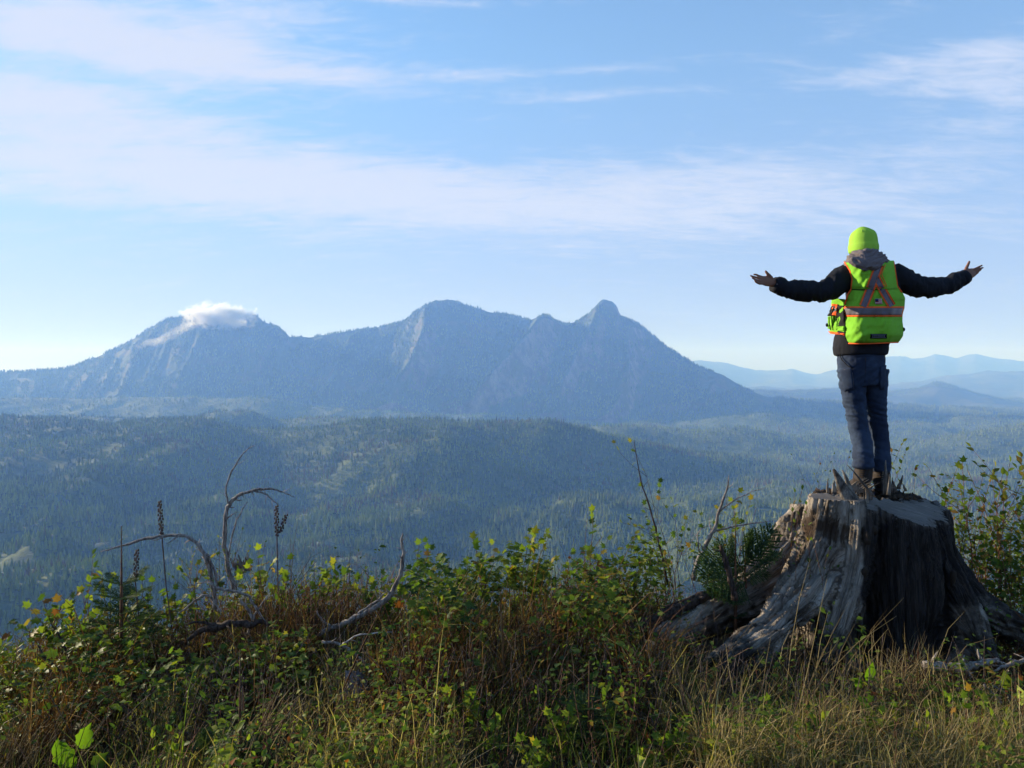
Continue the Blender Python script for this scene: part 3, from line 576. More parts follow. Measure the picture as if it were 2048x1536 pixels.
def m_denim(t, b):
    tc = t.node('ShaderNodeTexCoord').outputs['Object']; n = t.noise(tc, 5, 5, .65); n2 = t.noise(tc, 220, 3, .6); s = t.node('ShaderNodeSeparateXYZ'); t.l.new(tc, s.inputs[0])
    c = t.mix(t.ramp(n, .35, .7), (.008, .016, .040), (.028, .048, .090)); mud = t.ramp(t.m('ADD', t.m('MULTIPLY', n, .35), t.m('MULTIPLY', s.outputs[2], -1)), -.30, .12)
    c = t.mix(t.m('MULTIPLY', mud, .55), c, (.045, .038, .026)); t.put(b.inputs['Base Color'], c); b.inputs['Roughness'].default_value = .9; bump(t, b, n2, .5, .001)
M_denim = mat('worn_denim', m_denim)
YP = 5.0
def Q(u, v, dy=0.0): return P(u, v, YP+dy)
K = YP/FP
def loft(mb, secs, sides=20, ref=(1, 0, 0)):
    mb.tube([Q(s[0], s[1], s[2]) for s in secs], [(s[3]*K if s[3] > 1 else s[3], s[4]) for s in secs], sides, ref=ref)
# --- body: one continuous skin, head to feet
bm_ = MB()
loft(bm_, [(1727, 462, -.005, .03, .03), (1727, 468, -.005, .062, .070), (1727, 482, 0, .075, .092), (1727, 497, .005, .073, .092), (1728, 510, .01, .060, .075), (1730, 520, .01, .052, .058), (1733, 532, 0, .055, .058), (1737, 542, 0.02, .10, .065),
           (1741, 560, 0.03, .13, .075), (1744, 600, 0.02, .13, .09), (1738, 650, 0, .12, .09), (1726, 690, 0, .12, .09), (1723, 730, 0, .115, .085), (1723, 748, 0, .09, .07)], 22)
head = Q(1727, 490, .07)
bm_.ellipsoid(head+Vector((0, .022, -.012)), (.012, .018, .022), 10, 8)                      # nose
bm_.ellipsoid(head+Vector((0, .012, -.052)), (.026, .012, .009), 10, 8); bm_.ellipsoid(head+Vector((0, .010, .016)), (.055, .014, .010), 12, 8)   # mouth, brow
for sx in (-1, 1):
    bm_.ellipsoid(Q(1727, 495, .0)+Vector((sx*.078, 0, 0)), (.010, .020, .032), 10, 8)
    bm_.ellipsoid(head+Vector((sx*.030, .006, -.002)), (.012, .008, .008), 10, 8)
LEG_L = [(1705, 740, .0, .064, .07), (1708, 790, .0, .052, .060), (1714, 835, .01, .044, .052), (1721, 880, .0, .042, .050), (1725, 925, -.02, .034, .040), (1726, 948, -.02, .034, .04)]
LEG_R = [(1744, 740, .02, .064, .07), (1750, 790, .03, .048, .060), (1754, 835, .05, .040, .052), (1759, 880, .05, .038, .050), (1761, 930, .04, .034, .040), (1762, 955, .04, .034, .04)]
loft(bm_, LEG_L, 16); loft(bm_, LEG_R, 16)
for s, (u0, v0, d0, u1, v1, d1) in ((1, (1727, 952, .02, 1712, 967, .16)), (1, (1762, 962, .06, 1769, 973, .22))):
    bm_.tube([Q(u0, v0, d0), Q((u0+u1)/2, (v0+v1)/2, (d0+d1)/2), Q(u1, v1, d1)], [.030, .030, .024], 12)
ARM_L = [(1708, 552, .03, .050), (1664, 576, -.03, .046), (1622, 582, -.06, .045), (1584, 577, -.08, .040), (1548, 567, -.10, .028), (1540, 564, -.105, .027)]
ARM_R = [(1784, 552, .04, .050), (1828, 572, .05, .046), (1866, 576, .10, .045), (1902, 568, .14, .038), (1930, 553, .17, .028), (1936, 550, .175, .027)]
for A in (ARM_L, ARM_R): bm_.tube([Q(a[0], a[1], a[2]) for a in A], [a[3] for a in A], 14)
def hand(wr, fingers, thumb, palm):
    bm_.tube([Q(*p[:3]) for p in palm], [(p[3], p[4]) for p in palm], 14, ref=(0, .3, 1))
    for f in fingers:
        pts = [Q(*p) for p in f]; n = len(pts); bm_.tube(pts, [.0088-.0026*i/(n-1) for i in range(n)], 9); bm_.ellipsoid(pts[-1], (.0062,)*3, 8, 6)
    pts = [Q(*p) for p in thumb]; bm_.tube(pts, [.0150, .0120, .0100, .0082], 9); bm_.ellipsoid(pts[-1], (.0080,)*3, 8, 6)
# open palms turned up, fingers spread
hand(None, [[(1524, 554, -.15), (1517, 551.5, -.165), (1512, 549.3, -.17), (1508.3, 548.6, -.17)],
            [(1524, 558, -.165), (1514, 555.5, -.18), (1506, 553, -.19), (1501.2, 551.5, -.19)],
            [(1524, 562, -.178), (1516, 561, -.20), (1509, 558.5, -.21), (1504.5, 555.5, -.212)],
            [(1526, 567, -.185), (1519, 567.5, -.20), (1514, 565.5, -.21), (1510, 562, -.21)]],
     [(1543, 557, -.125), (1538, 550.5, -.14), (1534.5, 547, -.145), (1531.5, 542.8, -.145)],
     [(1548, 566, -.105, .024, .022), (1540, 563.5, -.13, .034, .018), (1530, 562, -.15, .036, .015), (1522, 560.5, -.165, .030, .011)])
hand(None, [[(1947, 539, .215), (1953, 536.3, .225), (1959, 533.2, .23), (1964, 530.8, .232)],
            [(1948, 542.5, .225), (1955, 539.5, .238), (1961, 536.8, .247), (1965.8, 535.3, .25)],
            [(1947, 546.5, .23), (1953, 544.2, .242), (1958, 541.5, .25), (1961.5, 540, .252)],
            [(1944, 552, .232), (1949, 550, .242), (1953, 547.5, .25), (1956, 545.5, .25)]],
     [(1930, 545, .19), (1932.5, 537, .20), (1935.5, 530.5, .205), (1938.5, 523.5, .205)],
     [(1928, 555, .172, .026, .022), (1935, 549, .19, .040, .018), (1942, 546, .21, .036, .015), (1948, 544, .225, .030, .011)])
body = fuse(bm_, .0042, 3, .4)
person = attach('person', body, M_skin, None)
tag(person, 'person in lime beanie, lime safety vest and jeans standing on the stump with arms spread', 'person')
def wrinkle(me, fn):
    c = getco(me); n = getno(me); setco(me, c+n*fn(c)[:, None]); return me
def uvof(c): return c[:, 0]/c[:, 1]*FP+1024, HV-(c[:, 2]-CZ)/c[:, 1]*FP
def ridged(x, y, z=None, oct=3): return 1-np.abs(fbm(x, y, z, oct=oct))*3
# --- jacket
jk = MB()
loft(jk, [(1734, 524, .03, .085, .075), (1738, 532, .03, .135, .085), (1741, 545, .03, .175, .105), (1744, 570, .03, .178, .115), (1744, 610, .02, .165, .125), (1736, 650, 0, .165, .145), (1724, 680, 0, .172, .148), (1722, 698, 0, .172, .148), (1722, 709, 0, .166, .142), (1722, 712, 0, .14, .12)], 28)
jl = [(1708, 549, .03, .088), (1688, 556, .01, .086), (1664, 576, -.03, .075), (1640, 583, -.045, .068), (1620, 583, -.06, .064), (1596, 581, -.07, .062), (1574, 577, -.085, .056), (1556, 571, -.095, .052), (1546, 569, -.10, .047)]
jr = [(1784, 549, .04, .086), (1802, 557, .04, .082), (1828, 571, .05, .073), (1850, 575, .08, .069), (1872, 575, .105, .067), (1895, 570, .13, .062), (1915, 561, .155, .054), (1929, 555, .17, .047)]
for A in (jl, jr): jk.tube([Q(a[0], a[1], a[2]) for a in A], [a[3]*1.0 for a in A], 18)
J = fuse(jk, .0065, 5)
def jw(c):
    u, v = uvof(c); arm = np.clip((np.abs(u-1745)-55)/25, 0, 1)
    along = (u-1745)*.06; f = ridged(along, c[:, 2]*9, c[:, 1]*9)
    return arm*(.009*np.clip(f, -.5, 1)+.004*fbm(c[:, 0]*40, c[:, 1]*25, c[:, 2]*25))+(1-arm)*.006*fbm(c[:, 0]*10, c[:, 1]*10, c[:, 2]*14)
attach('jacket', wrinkle(J, jw), M_jacket, person)
# cuffs and their snaps
for cu in ([(1556, 571.5, -.095), (1547, 568.5, -.102)], [(1921, 559, .162), (1931.5, 552.5, .172)]):
    s = MB(); s.tube([Q(*cu[0]), Q(*cu[1])], [.0535, .0500], 20); cf = s.build('cuff', M_jacket, person)
for pt in ((1554, 568.5, -.155), (1927.5, 559.5, .112)):
    s = MB(); s.ellipsoid(Q(*pt), (.0045, .003, .0045), 8, 6); s.build('snap', M_refl, person)
# --- jeans
jn = MB()
loft(jn, [(1722, 698, .0, .146, .13), (1722, 720, .0, .149, .13), (1724, 745, .0, .146, .125), (1724, 765, .01, .145, .12)], 26)
loft(jn, [(1703, 740, .0, .086, .105), (1705, 770, .0, .078, .094), (1708, 797, .0, .069, .084), (1713, 830, .01, .061, .075), (1718, 860, .005, .059, .070), (1724, 885, -.01, .061, .072), (1726, 910, -.02, .060, .070), (1726, 932, -.02, .064, .074), (1726, 936, -.02, .055, .06)], 20)
loft(jn, [(1746, 742, .02, .090, .11), (1749, 770, .02, .074, .095), (1751, 797, .03, .062, .085), (1753, 826, .05, .056, .078), (1757, 855, .05, .053, .074), (1760, 885, .05, .053, .072), (1761, 915, .04, .056, .075), (1762, 939, .04, .058, .078), (1762, 943, .04, .05, .06)], 20)
D = fuse(jn, .0060, 4)
def dw(c):
    u, v = uvof(c); left = np.clip((1738-u)/14, 0, 1)
    knee = np.exp(-((v-825)/38)**2); ank = np.exp(-((v-915)/24)**2); hip = np.exp(-((v-755)/30)**2)
    f = ridged(c[:, 0]*5+c[:, 2]*4, c[:, 2]*26+c[:, 0]*9, c[:, 1]*6)
    f2 = ridged(c[:, 0]*5-c[:, 2]*5+4, c[:, 2]*17-c[:, 0]*12, c[:, 1]*6)
    w = .0050*np.clip(f, -.6, 1)*(knee+.9*ank+.25)+.0045*np.clip(f2, -.6, 1)*(hip+.35)
    return w+.003*fbm(c[:, 0]*45, c[:, 1]*45, c[:, 2]*45)
jeans = attach('jeans', wrinkle(D, dw), M_denim, person)
# back yoke seam, side tool pocket, patch pocket and hammer loop
def ontopts(uv, me_co, off=.003):
    """points lying just in front of a garment, found by looking up its nearest surface"""
    out = []; uu, vv = uvof(me_co)
    for (a, b_) in uv:
        near = np.where((np.abs(uu-a) < 3.2) & (np.abs(vv-b_) < 3.2))[0]
        y = me_co[near, 1].min() if len(near) else YP-.1
        out.append(P(a, b_, y-off))
    return out
DC = getco(D)
def stitch(uv, r, name, m, par, co, n=3):
    pts = []
    for i in range(len(uv)-1):
        for k in range(n): f = k/n; pts.append((uv[i][0]*(1-f)+uv[i+1][0]*f, uv[i][1]*(1-f)+uv[i+1][1]*f))
    pts.append(uv[-1]); s = MB(); s.tube(ontopts(pts, co), [r]*len(pts), 5); return s.build(name, m, par)
def patch(uv, name, m, par, co, nu=8, nv=8, off=.006):
    """quad pocket laid on a garment: corner order top-left, top-right, bottom-right, bottom-left"""
    (a, b_, c_, d_) = uv; s = MB(); V = []
    for j in range(nv+1):
        for i in range(nu+1):
            f, h = i/nu, j/nv; V.append(((a[0]*(1-f)+b_[0]*f)*(1-h)+(d_[0]*(1-f)+c_[0]*f)*h, (a[1]*(1-f)+b_[1]*f)*(1-h)+(d_[1]*(1-f)+c_[1]*f)*h))
    T = ontopts(V, co, off); ys = np.array([p.y for p in T]).reshape(nv+1, nu+1)
    for _ in range(3): ys[1:-1, 1:-1] = (ys[:-2, 1:-1]+ys[2:, 1:-1]+ys[1:-1, :-2]+ys[1:-1, 2:])/4
    T = [P(q[0], q[1], float(y)) for q, y in zip(V, ys.ravel())]
    B = [t_+Vector((0, .006, 0)) for t_ in T]; n = len(T); w = nu+1
    F = [(j*w+i, (j+1)*w+i, (j+1)*w+i+1, j*w+i+1) for j in range(nv) for i in range(nu)]
    edge = [i for i in range(nu)]+[j*w+nu for j in range(nv)]+[nv*w+i for i in range(nu, 0, -1)]+[j*w for j in range(nv, 0, -1)]
    F += [(edge[k], edge[(k+1) % len(edge)], edge[(k+1) % len(edge)]+n, edge[k]+n) for k in range(len(edge))]
    s.add(T+B, F); return s.build(name, m, par)
pk = patch([(1680, 739), (1703, 735), (1707, 778), (1690, 784)], 'tool_pocket', M_denim, person, DC)
stitch([(1681, 741), (1703, 737)], .0013, 'stitching', M_refl, pk, DC); stitch([(1705, 745), (1708, 778)], .0011, 'stitching', M_refl, pk, DC)
stitch([(1677, 704), (1684, 720), (1696, 732), (1706, 736)], .0035, 'pocket_opening', M_black, person, DC)
stitch([(1690, 705), (1712, 712), (1740, 712), (1765, 710)], .0012, 'yoke_seam', M_black, person, DC)
stitch([(1731, 715), (1731, 745), (1729, 765)], .0014, 'back_seam', M_black, person, DC)
patch([(1762, 733), (1773, 730), (1769, 778), (1760, 780)], 'tool_pocket', M_denim, person, DC)
# frayed hems
for (u0, u1, v0, dy) in ((1705, 1747, 934, -.02), (1745, 1778, 942, .04)):
    s = MB(); uc = (u0+u1)/2; rr = (u1-u0)/2*K*.96
    for k in range(46):
        a = 6.283*k/46; b0 = Q(uc, v0-2, dy)+Vector((rr*math.cos(a), rr*1.1*math.sin(a), 0)); s.tube([b0, b0+Vector((random.uniform(-.004, .004), 0, -random.uniform(.006, .018)))], [.0012, .0006], 4)
    s.build('frayed_hem', M_denim, person)
# --- boots with soles and laces
def boot(pts, sole):
    b = MB(); b.tube([Q(*p[:3]) for p in pts], [(p[3], p[4]) for p in pts], 18, ref=(1, 0, 0)); me = fuse(b, .005, 4); bt = attach('boot', me, M_boot, person)
    s = MB(); s.tube([Q(*p[:3]) for p in sole], [(p[3], .014) for p in sole], 12, ref=(1, 0, 0)); s.build('sole', M_black, bt)
    l = MB()
    for k in range(4):
        a = Q(pts[1][0], pts[1][1]+4*k, pts[1][2]-.075-.004*k); l.tube([a+Vector((-.03, 0, 0)), a+Vector((0, -.006, .004)), a+Vector((.03, 0, 0))], [.0025]*3, 5)
    l.build('boot_collar', M_black, bt)
boot([(1728, 928, -.01, .052, .060), (1727, 940, -.01, .056, .066), (1725, 955, -.02, .056, .075), (1722, 966, .03, .055, .06), (1713, 969, .12, .052, .040), (1706, 972, .22, .045, .030)], [(1730, 975, -.08, .048), (1720, 976, .03, .052), (1708, 976, .24, .045)])
boot([(1763, 936, .05, .050, .058), (1763, 948, .05, .054, .064), (1763, 962, .05, .054, .075), (1765, 972, .10, .052, .06), (1768, 975, .20, .050, .040), (1771, 976, .28, .042, .028)], [(1763, 980, -.02, .047), (1765, 980, .10, .050), (1771, 979, .30, .043)])

# --- vest: back panel sheet with thickness; width and bulge follow the garment
LE = [(520, 1689), (524, 1688), (541, 1699), (558, 1703.5), (579, 1701), (590, 1694), (609, 1688.5), (616, 1685.5), (634, 1689), (660, 1689.5), (686, 1690.5)]
RE = [(520, 1787), (524, 1789), (548, 1792.5), (572, 1796), (585, 1805), (596, 1810.5), (616, 1809), (628, 1805.5), (643, 1805), (660, 1807.5), (672, 1806), (680, 1801), (686, 1796)]
def vest_y(s, v):
    """distance of the back cloth along the view; s runs -1..1 across the back"""
    shoulder = np.interp(v, [518, 526, 545, 575], [-.05, -.135, -.168, -.172]); low = np.interp(v, [575, 581, 612, 634, 650, 670, 682, 688], [-.160, -.172, -.178, -.176, -.215, -.222, -.205, -.175])
    b = np.where(v < 575, shoulder, low); e = np.abs(s)
    edge = np.where(s < 0, .115, .13)+np.where(v > 600, .02, 0)
    return b+edge*np.clip((e-.35)/.65, 0, 1)**1.9
def V3(u, v, off=0.0):
    v = np.asarray(v, float); u = np.asarray(u, float); l = np.interp(v, *zip(*LE)); r = np.interp(v, *zip(*RE)); s = (u-(l+r)/2)/((r-l)/2)
    y = vest_y(s, v)+.0045*fbm(u/13, v/17, oct=3)+.003*fbm(u/5+3, v/9, oct=2)*(v > 640)
    sl_ = .006*np.clip(fbm((u*.75+v)/16, (u-v)/60, oct=2)*2.2, -1, 1)*(v > 640); Y = YP+y+sl_-off
    Y = Y+.0075*np.clip(fbm((u+v*.5)/8, (v-u*.3)/22, oct=2)*2, -1, 1)
    return np.column_stack([(u-1024)/FP*Y, Y, CZ-(v-HV)/FP*Y])
def sheet(name, m, par, top, bot, lf, rf, nu, nv, off, th=.004):
    """sheet between v=top..bot with left/right edge functions of v"""
    vv = np.linspace(top, bot, nv+1); V = []
    for v in vv: V += [(lf(v)*(1-f)+rf(v)*f, v) for f in np.linspace(0, 1, nu+1)]
    V = np.array(V); T = V3(V[:, 0], V[:, 1], off); B = V3(V[:, 0], V[:, 1], off-th); n = len(T); w = nu+1
    F = [(j*w+i, (j+1)*w+i, (j+1)*w+i+1, j*w+i+1) for j in range(nv) for i in range(nu)]; F += [tuple(x+n for x in f[::-1]) for f in F]
    edge = list(range(nu))+[j*w+nu for j in range(nv)]+[nv*w+i for i in range(nu, 0, -1)]+[j*w for j in range(nv, 0, -1)]
    F += [(edge[k], edge[(k+1) % len(edge)], edge[(k+1) % len(edge)]+n, edge[k]+n) for k in range(len(edge))]
    s = MB(); s.add(np.vstack([T, B]), F); return s.build(name, m, par)
le = lambda v: np.interp(v, *zip(*LE)); re_ = lambda v: np.interp(v, *zip(*RE))
vest = sheet('safety_vest', M_lime, person, 576, 686, le, re_, 44, 44, .0, .010)
yoke = sheet('yoke_flap', M_lime, vest, 521, 578, le, re_, 40, 24, .011, .008)
def band(name, m, pts, w, off, n=14, par=vest):
    """ribbon along pixel-space centre line given on the cloth, w = half width in px"""
    pts = np.array(pts, float); d = pts[-1]-pts[0]; nrm_ = np.array([-d[1], d[0]])/np.hypot(*d); f = np.linspace(0, 1, n+1)
    seg = np.column_stack([np.interp(f, np.linspace(0, 1, len(pts)), pts[:, 0]), np.interp(f, np.linspace(0, 1, len(pts)), pts[:, 1])]); W = []
    for q in seg:
        for k in np.linspace(-1, 1, 5): W.append(q+nrm_*w*k)
    W = np.array(W); T = V3(W[:, 0], W[:, 1], off); B = V3(W[:, 0], W[:, 1], off-.003); N = len(T)
    F = [(j*5+i, j*5+i+1, (j+1)*5+i+1, (j+1)*5+i) for j in range(n) for i in range(4)]
    ed = list(range(4))+[j*5+4 for j in range(n)]+[n*5+i for i in range(4, 0, -1)]+[j*5 for j in range(n, 0, -1)]; F += [(ed[k], ed[(k+1) % len(ed)], ed[(k+1) % len(ed)]+N, ed[k]+N) for k in range(len(ed))]
    s = MB(); s.add(np.vstack([T, B]), F); return s.build(name, m, par)
def strap(pts, w, off=.014, par=vest, name='reflective_strap'):
    o = band(name, M_orange, pts, w+3.2, off, par=par); band('reflective_tape', M_refl, pts, w-.6, off+.003, par=o) if par is person else band('reflective_tape', M_refl, pts, w-.6, off+.003, par=par); return o
strap([(1759, 529), (1741, 577)], 6.2, .014); strap([(1741, 577.5), (1727, 613)], 6.2, .006); strap([(1753, 556), (1764, 577)], 5.2, .0125); strap([(1764, 578), (1784, 612)], 5.2, .006)
# waist band with its two orange borders
sheet('reflective_band', M_orange, vest, 612.5, 633.5, lambda v: le(v)+.3, lambda v: re_(v)-.5, 44, 6, .006, .004)
sheet('reflective_tape', M_refl, vest, 616, 630, lambda v: le(v)+3.5, lambda v: re_(v)-2.5, 44, 4, .0085, .004)
# orange binding down the armholes, along the hem and the yoke edge
def binding(uv, r, m=M_orange, par=vest, off=.006, name='binding'):
    uv = np.array(uv, float); f = np.linspace(0, 1, len(uv)*4); a = np.column_stack([np.interp(f, np.linspace(0, 1, len(uv)), uv[:, 0]), np.interp(f, np.linspace(0, 1, len(uv)), uv[:, 1])])
    s = MB(); s.tube([tuple(p) for p in V3(a[:, 0], a[:, 1], off)], [r]*len(a), 6); return s.build(name, m, par)
binding([(u+1.2, v) for v, u in LE[1:7]], .0055, off=.012); binding([(u-1.2, v) for v, u in RE[1:5]], .0045, off=.012)
binding([(1689, 686.5), (1720, 687.5), (1760, 686.5), (1796, 684.5)], .0045, off=.004); binding([(1690, 640), (1690, 660), (1691, 685)], .003, M_black, off=.004)
binding([(1702, 579), (1725, 580), (1750, 579.5), (1780, 577.5), (1796, 575)], .0028, M_black, off=.004, name='flap_seam_shadow')  # black line along the flap seam, standing in for the flap's shadow
binding([(1771, 529), (1763, 549), (1774, 573)], .0022, M_orange, off=.015); 
# flag patch and maker's label
sheet('flag_patch', M_white, vest, 597.5, 608, lambda v: 1749.5+(v-597)*.1, lambda v: 1763.5+(v-597)*.1, 6, 5, .011, .004)
fp = vest.children[-1]
for k in range(4): sheet('flag_stripe', M_red, fp, 598+k*2.6, 599.3+k*2.6, lambda v: 1750+(v-597)*.1, lambda v: 1763+(v-597)*.1, 6, 1, .0125, .002)
sheet('flag_canton', M_dark, fp, 597.8, 603.2, lambda v: 1750+(v-597)*.1, lambda v: 1756.5+(v-597)*.1, 4, 2, .0138, .002)
lb = sheet('label_patch', M_black, vest, 667.5, 677.2, lambda v: 1740.5, lambda v: 1773.8, 10, 4, .008, .004)
M_bluegrey = mat('label_thread', simple((.13, .15, .19), .8, 200, .1, 0))
for (a, b_, c_, d_) in ((668.9, 669.7, 1743, 1771.5), (674.6, 675.6, 1743, 1771.5)): sheet('label_border', M_bluegrey, lb, a, b_, lambda v: c_, lambda v: d_, 8, 1, .0100, .002)
for k in range(9): sheet('label_lettering', M_bluegrey, lb, 670.6, 673.8, lambda v: 1745+k*2.8, lambda v: 1746.5+k*2.8+(k % 3)*.25, 1, 1, .0100, .002)
# left flank and front panel of the vest seen past the arm
def quadstrip(name, m, par, uvd, th=.006, nu=6, nv=10):
    """sheet from four corners (u, v, dy) with gentle wrinkles; TL TR BR BL"""
    a, b_, c_, d_ = [np.array(Q(*p)) for p in uvd]; V = []
    for j in range(nv+1):
        for i in range(nu+1):
            f, h = i/nu, j/nv; p = (a*(1-f)+b_*f)*(1-h)+(d_*(1-f)+c_*f)*h; w = .004*math.sin(f*5+h*7)+.003*math.sin(h*17+f*3); V.append(p+np.array([-w, -w, 0]))
    V = np.array(V); B = V+np.array([th, th*.6, 0]); n = len(V); w = nu+1; F = [(j*w+i, (j+1)*w+i, (j+1)*w+i+1, j*w+i+1) for j in range(nv) for i in range(nu)]; F += [tuple(x+n for x in f[::-1]) for f in F]
    ed = list(range(nu))+[j*w+nu for j in range(nv)]+[nv*w+i for i in range(nu, 0, -1)]+[j*w for j in range(nv, 0, -1)]; F += [(ed[k], ed[(k+1) % len(ed)], ed[(k+1) % len(ed)]+n, ed[k]+n) for k in range(len(ed))]
    s = MB(); s.add(np.vstack([V, B]), F); return s.build(name, m, par)
fpnl = quadstrip('front_panel', M_lime, vest, [(1664, 596, .09), (1687, 598, -.05), (1689, 668, -.07), (1659, 664, .10)], .012, 10, 20)
quadstrip('side_mesh', M_black, fpnl, [(1674, 611, .02), (1687, 611, -.065), (1689, 655, -.085), (1673.5, 657, .02)], .010)
quadstrip('side_strap', M_orange, fpnl, [(1664, 607.5, .06), (1674.5, 608.5, .01), (1674, 631, .01), (1664, 630, .06)], .006)
quadstrip('side_tape', M_refl, fpnl, [(1666, 613, .048), (1673.5, 613.5, .005), (1673, 625, .005), (1666, 625, .048)], .004)
quadstrip('hem_binding', M_orange, fpnl, [(1657, 662.5, .11), (1688.5, 666.5, -.085), (1688.5, 670.5, -.085), (1660, 667.5, .10)], .008)
quadstrip('pocket_flap', M_black, fpnl, [(1663, 613, .07), (1667, 612, .04), (1664, 632, .05), (1654.5, 632, .11)], .014)
quadstrip('chest_pocket', M_lime, fpnl, [(1656, 633, .11), (1665, 632, .045), (1665, 660, .05), (1655, 657, .10)], .020)
for (a, b_) in (((1658, 634), (1661, 660)), ((1663, 632), (1666, 657)), ((1674, 611), (1673.5, 660))):
    s = MB(); s.tube([Q(a[0], a[1], .02), Q((a[0]+b_[0])/2-1, (a[1]+b_[1])/2, .02), Q(b_[0], b_[1], .02)], [.0035]*3, 6); s.build('pocket_edge', M_black, fpnl)
s = MB(); s.ellipsoid(Q(1654, 650, .09), (.009, .009, .013), 10, 8); s.build('radio_tip', M_black, fpnl)
quadstrip('bottom_pocket', M_lime, fpnl, [(1675, 653, -.01), (1687, 652, -.09), (1688, 664, -.095), (1675, 661, -.01)], .012)
s = MB(); s.ellipsoid(Q(1807, 659, -.07), (.007, .018, .014), 8, 6); s.build('side_buckle', M_black, vest)
# --- hood bunched round the neck
hd = MB()
hd.tube([Q(1697, 528, .0), Q(1709, 516, -.08), Q(1728, 512, -.125), Q(1748, 513, -.125), Q(1761, 520, -.07), Q(1766, 529, .0)], [.034, .044, .046, .046, .042, .030], 14)
hd.tube([Q(1708, 518, .02), Q(1722, 506, -.05), Q(1740, 505, -.06), Q(1755, 511, -.01), Q(1756, 514, .06)], [.028, .030, .032, .030, .022], 12)
hd.tube([Q(1722, 518, -.13), Q(1731, 527, -.165), Q(1738, 536, -.185)], [(.095, .04), (.075, .04), (.034, .022)], 14, ref=(1, 0, 0))
hd.tube([Q(1744, 518, -.13), Q(1743, 526, -.16), Q(1740, 535, -.182)], [(.080, .04), (.062, .036), (.03, .02)], 14, ref=(1, 0, 0))
hd.tube([Q(1702, 524, .04), Q(1715, 515, .10), Q(1735, 518, .12), Q(1757, 520, .09), Q(1764, 526, .03)], [.03]*5, 12)
H = fuse(hd, .0052, 4)
def hw(c):
    u, v = uvof(c); return .0075*np.clip(ridged(u/26, v/6.5+np.abs(u-1735)/16), -.7, 1)+.002*fbm(c[:, 0]*60, c[:, 1]*60, c[:, 2]*60)
hood = attach('hood', wrinkle(H, hw), M_hood, person)
HC = getco(H); stitch([(1728, 509), (1730, 520), (1730.5, 533)], .0012, 'hood_seam', M_refl, hood, HC)
# --- beanie: folded cuff, ribs, crease at the crown
be = MB(); S_ = 40; prof = [(455.5, .020), (457, .043), (460, .061), (465, .074), (472, .083), (481, .0875), (489.5, .0885), (490, .093), (497, .0935), (503, .0915), (507.5, .087)]
V = []; F = []
for j, (v, r) in enumerate(prof):
    cx = 1726.3+np.interp(v, [455, 470, 507], [1, 0, .6])
    for k in range(S_):
        a = 6.283*k/S_; fold = 1+(.035*math.sin(a*3+1.2)+.03*math.cos(a*5+.4))*max(0, (476-v)/22); dep = 1.12
        p = Q(cx, v, 0)+Vector((r*fold*math.cos(a), r*dep*fold*math.sin(a), .006*math.sin(a*2)*(v < 465))); V.append(tuple(p))
for j in range(len(prof)-1):
    for k in range(S_): F.append((j*S_+k, j*S_+(k+1) % S_, (j+1)*S_+(k+1) % S_, (j+1)*S_+k))
V.append(tuple(Q(1727, 455.8, .0))); F += [(len(V)-1, (k+1) % S_, k) for k in range(S_)]
V.append(tuple(Q(1727, 504, .0))); n0 = (len(prof)-1)*S_; F += [(len(V)-1, n0+k, n0+(k+1) % S_) for k in range(S_)]
be.add(V, F); bo = be.build('beanie', M_beanie, person); sb = bo.modifiers.new('s', 'SUBSURF'); sb.levels = 1; sb.render_levels = 1
s = MB(); s.tube([Q(1724.5, 455.6, -.03), Q(1724, 459.5, -.062), Q(1724, 464.5, -.081)], [.0035, .0032, .002], 6); s.build('crown_tuck', M_beanie, bo)

# ---------------------------------------------------------------- plants
def leafmat(name, cols, trans=.45, rough=.5, attr='tint'):
    """cols: colours from tint 0 to 1"""
    m = bpy.data.materials.new(name); m.use_nodes = True; t = NT(m.node_tree); t.n.clear(); out = t.node('ShaderNodeOutputMaterial')
    if attr == 'tint':
        at_ = t.node('ShaderNodeAttribute', attribute_name='tint'); f = at_.outputs['Fac']
    else: f = t.node('ShaderNodeObjectInfo').outputs['Random']
    rp = t.node('ShaderNodeValToRGB'); el_ = rp.color_ramp.elements
    while len(el_) < len(cols): el_.new(.5)
    for i, (p, c_) in enumerate(cols): el_[i].position = p; el_[i].color = (*c_, 1)
    t.put(rp.inputs[0], f); tc = t.node('ShaderNodeTexCoord').outputs['Object']; n = t.noise(tc, 55 if attr == 'tint' else 4, 3, .6)
    c = t.mix(t.m('MULTIPLY', t.ramp(n, .45, .75), .35), rp.outputs[0], (.10, .055, .02))
    d = t.node('ShaderNodeBsdfPrincipled'); t.put(d.inputs['Base Color'], c); d.inputs['Roughness'].default_value = rough; d.inputs['Specular IOR Level'].default_value = .08
    tr = t.node('ShaderNodeBsdfTranslucent'); t.put(tr.inputs[0], t.mix(1, c, (1.5, 1.7, .6), 'MULTIPLY')); mx_ = t.node('ShaderNodeMixShader'); mx_.inputs[0].default_value = trans
    t.l.new(d.outputs[0], mx_.inputs[1]); t.l.new(tr.outputs[0], mx_.inputs[2]); t.l.new(mx_.outputs[0], out.inputs[0]); return m
GREEN = [(0, (.028, .056, .014)), (.45, (.085, .135, .024)), (.80, (.15, .17, .025)), (.94, (.18, .12, .03)), (1, (.14, .045, .02))]
YEL = [(0, (.05, .09, .015)), (.5, (.12, .17, .022)), (.86, (.20, .21, .03)), (.96, (.24, .14, .03)), (1, (.20, .06, .02))]
M_leaf = leafmat('shrub_leaf', GREEN); M_leafo = leafmat('single_leaf', GREEN, attr='rand'); M_yleaf = leafmat('yellow_green_leaf', YEL); M_yleafo = leafmat('single_yellow_green_leaf', YEL, attr='rand')
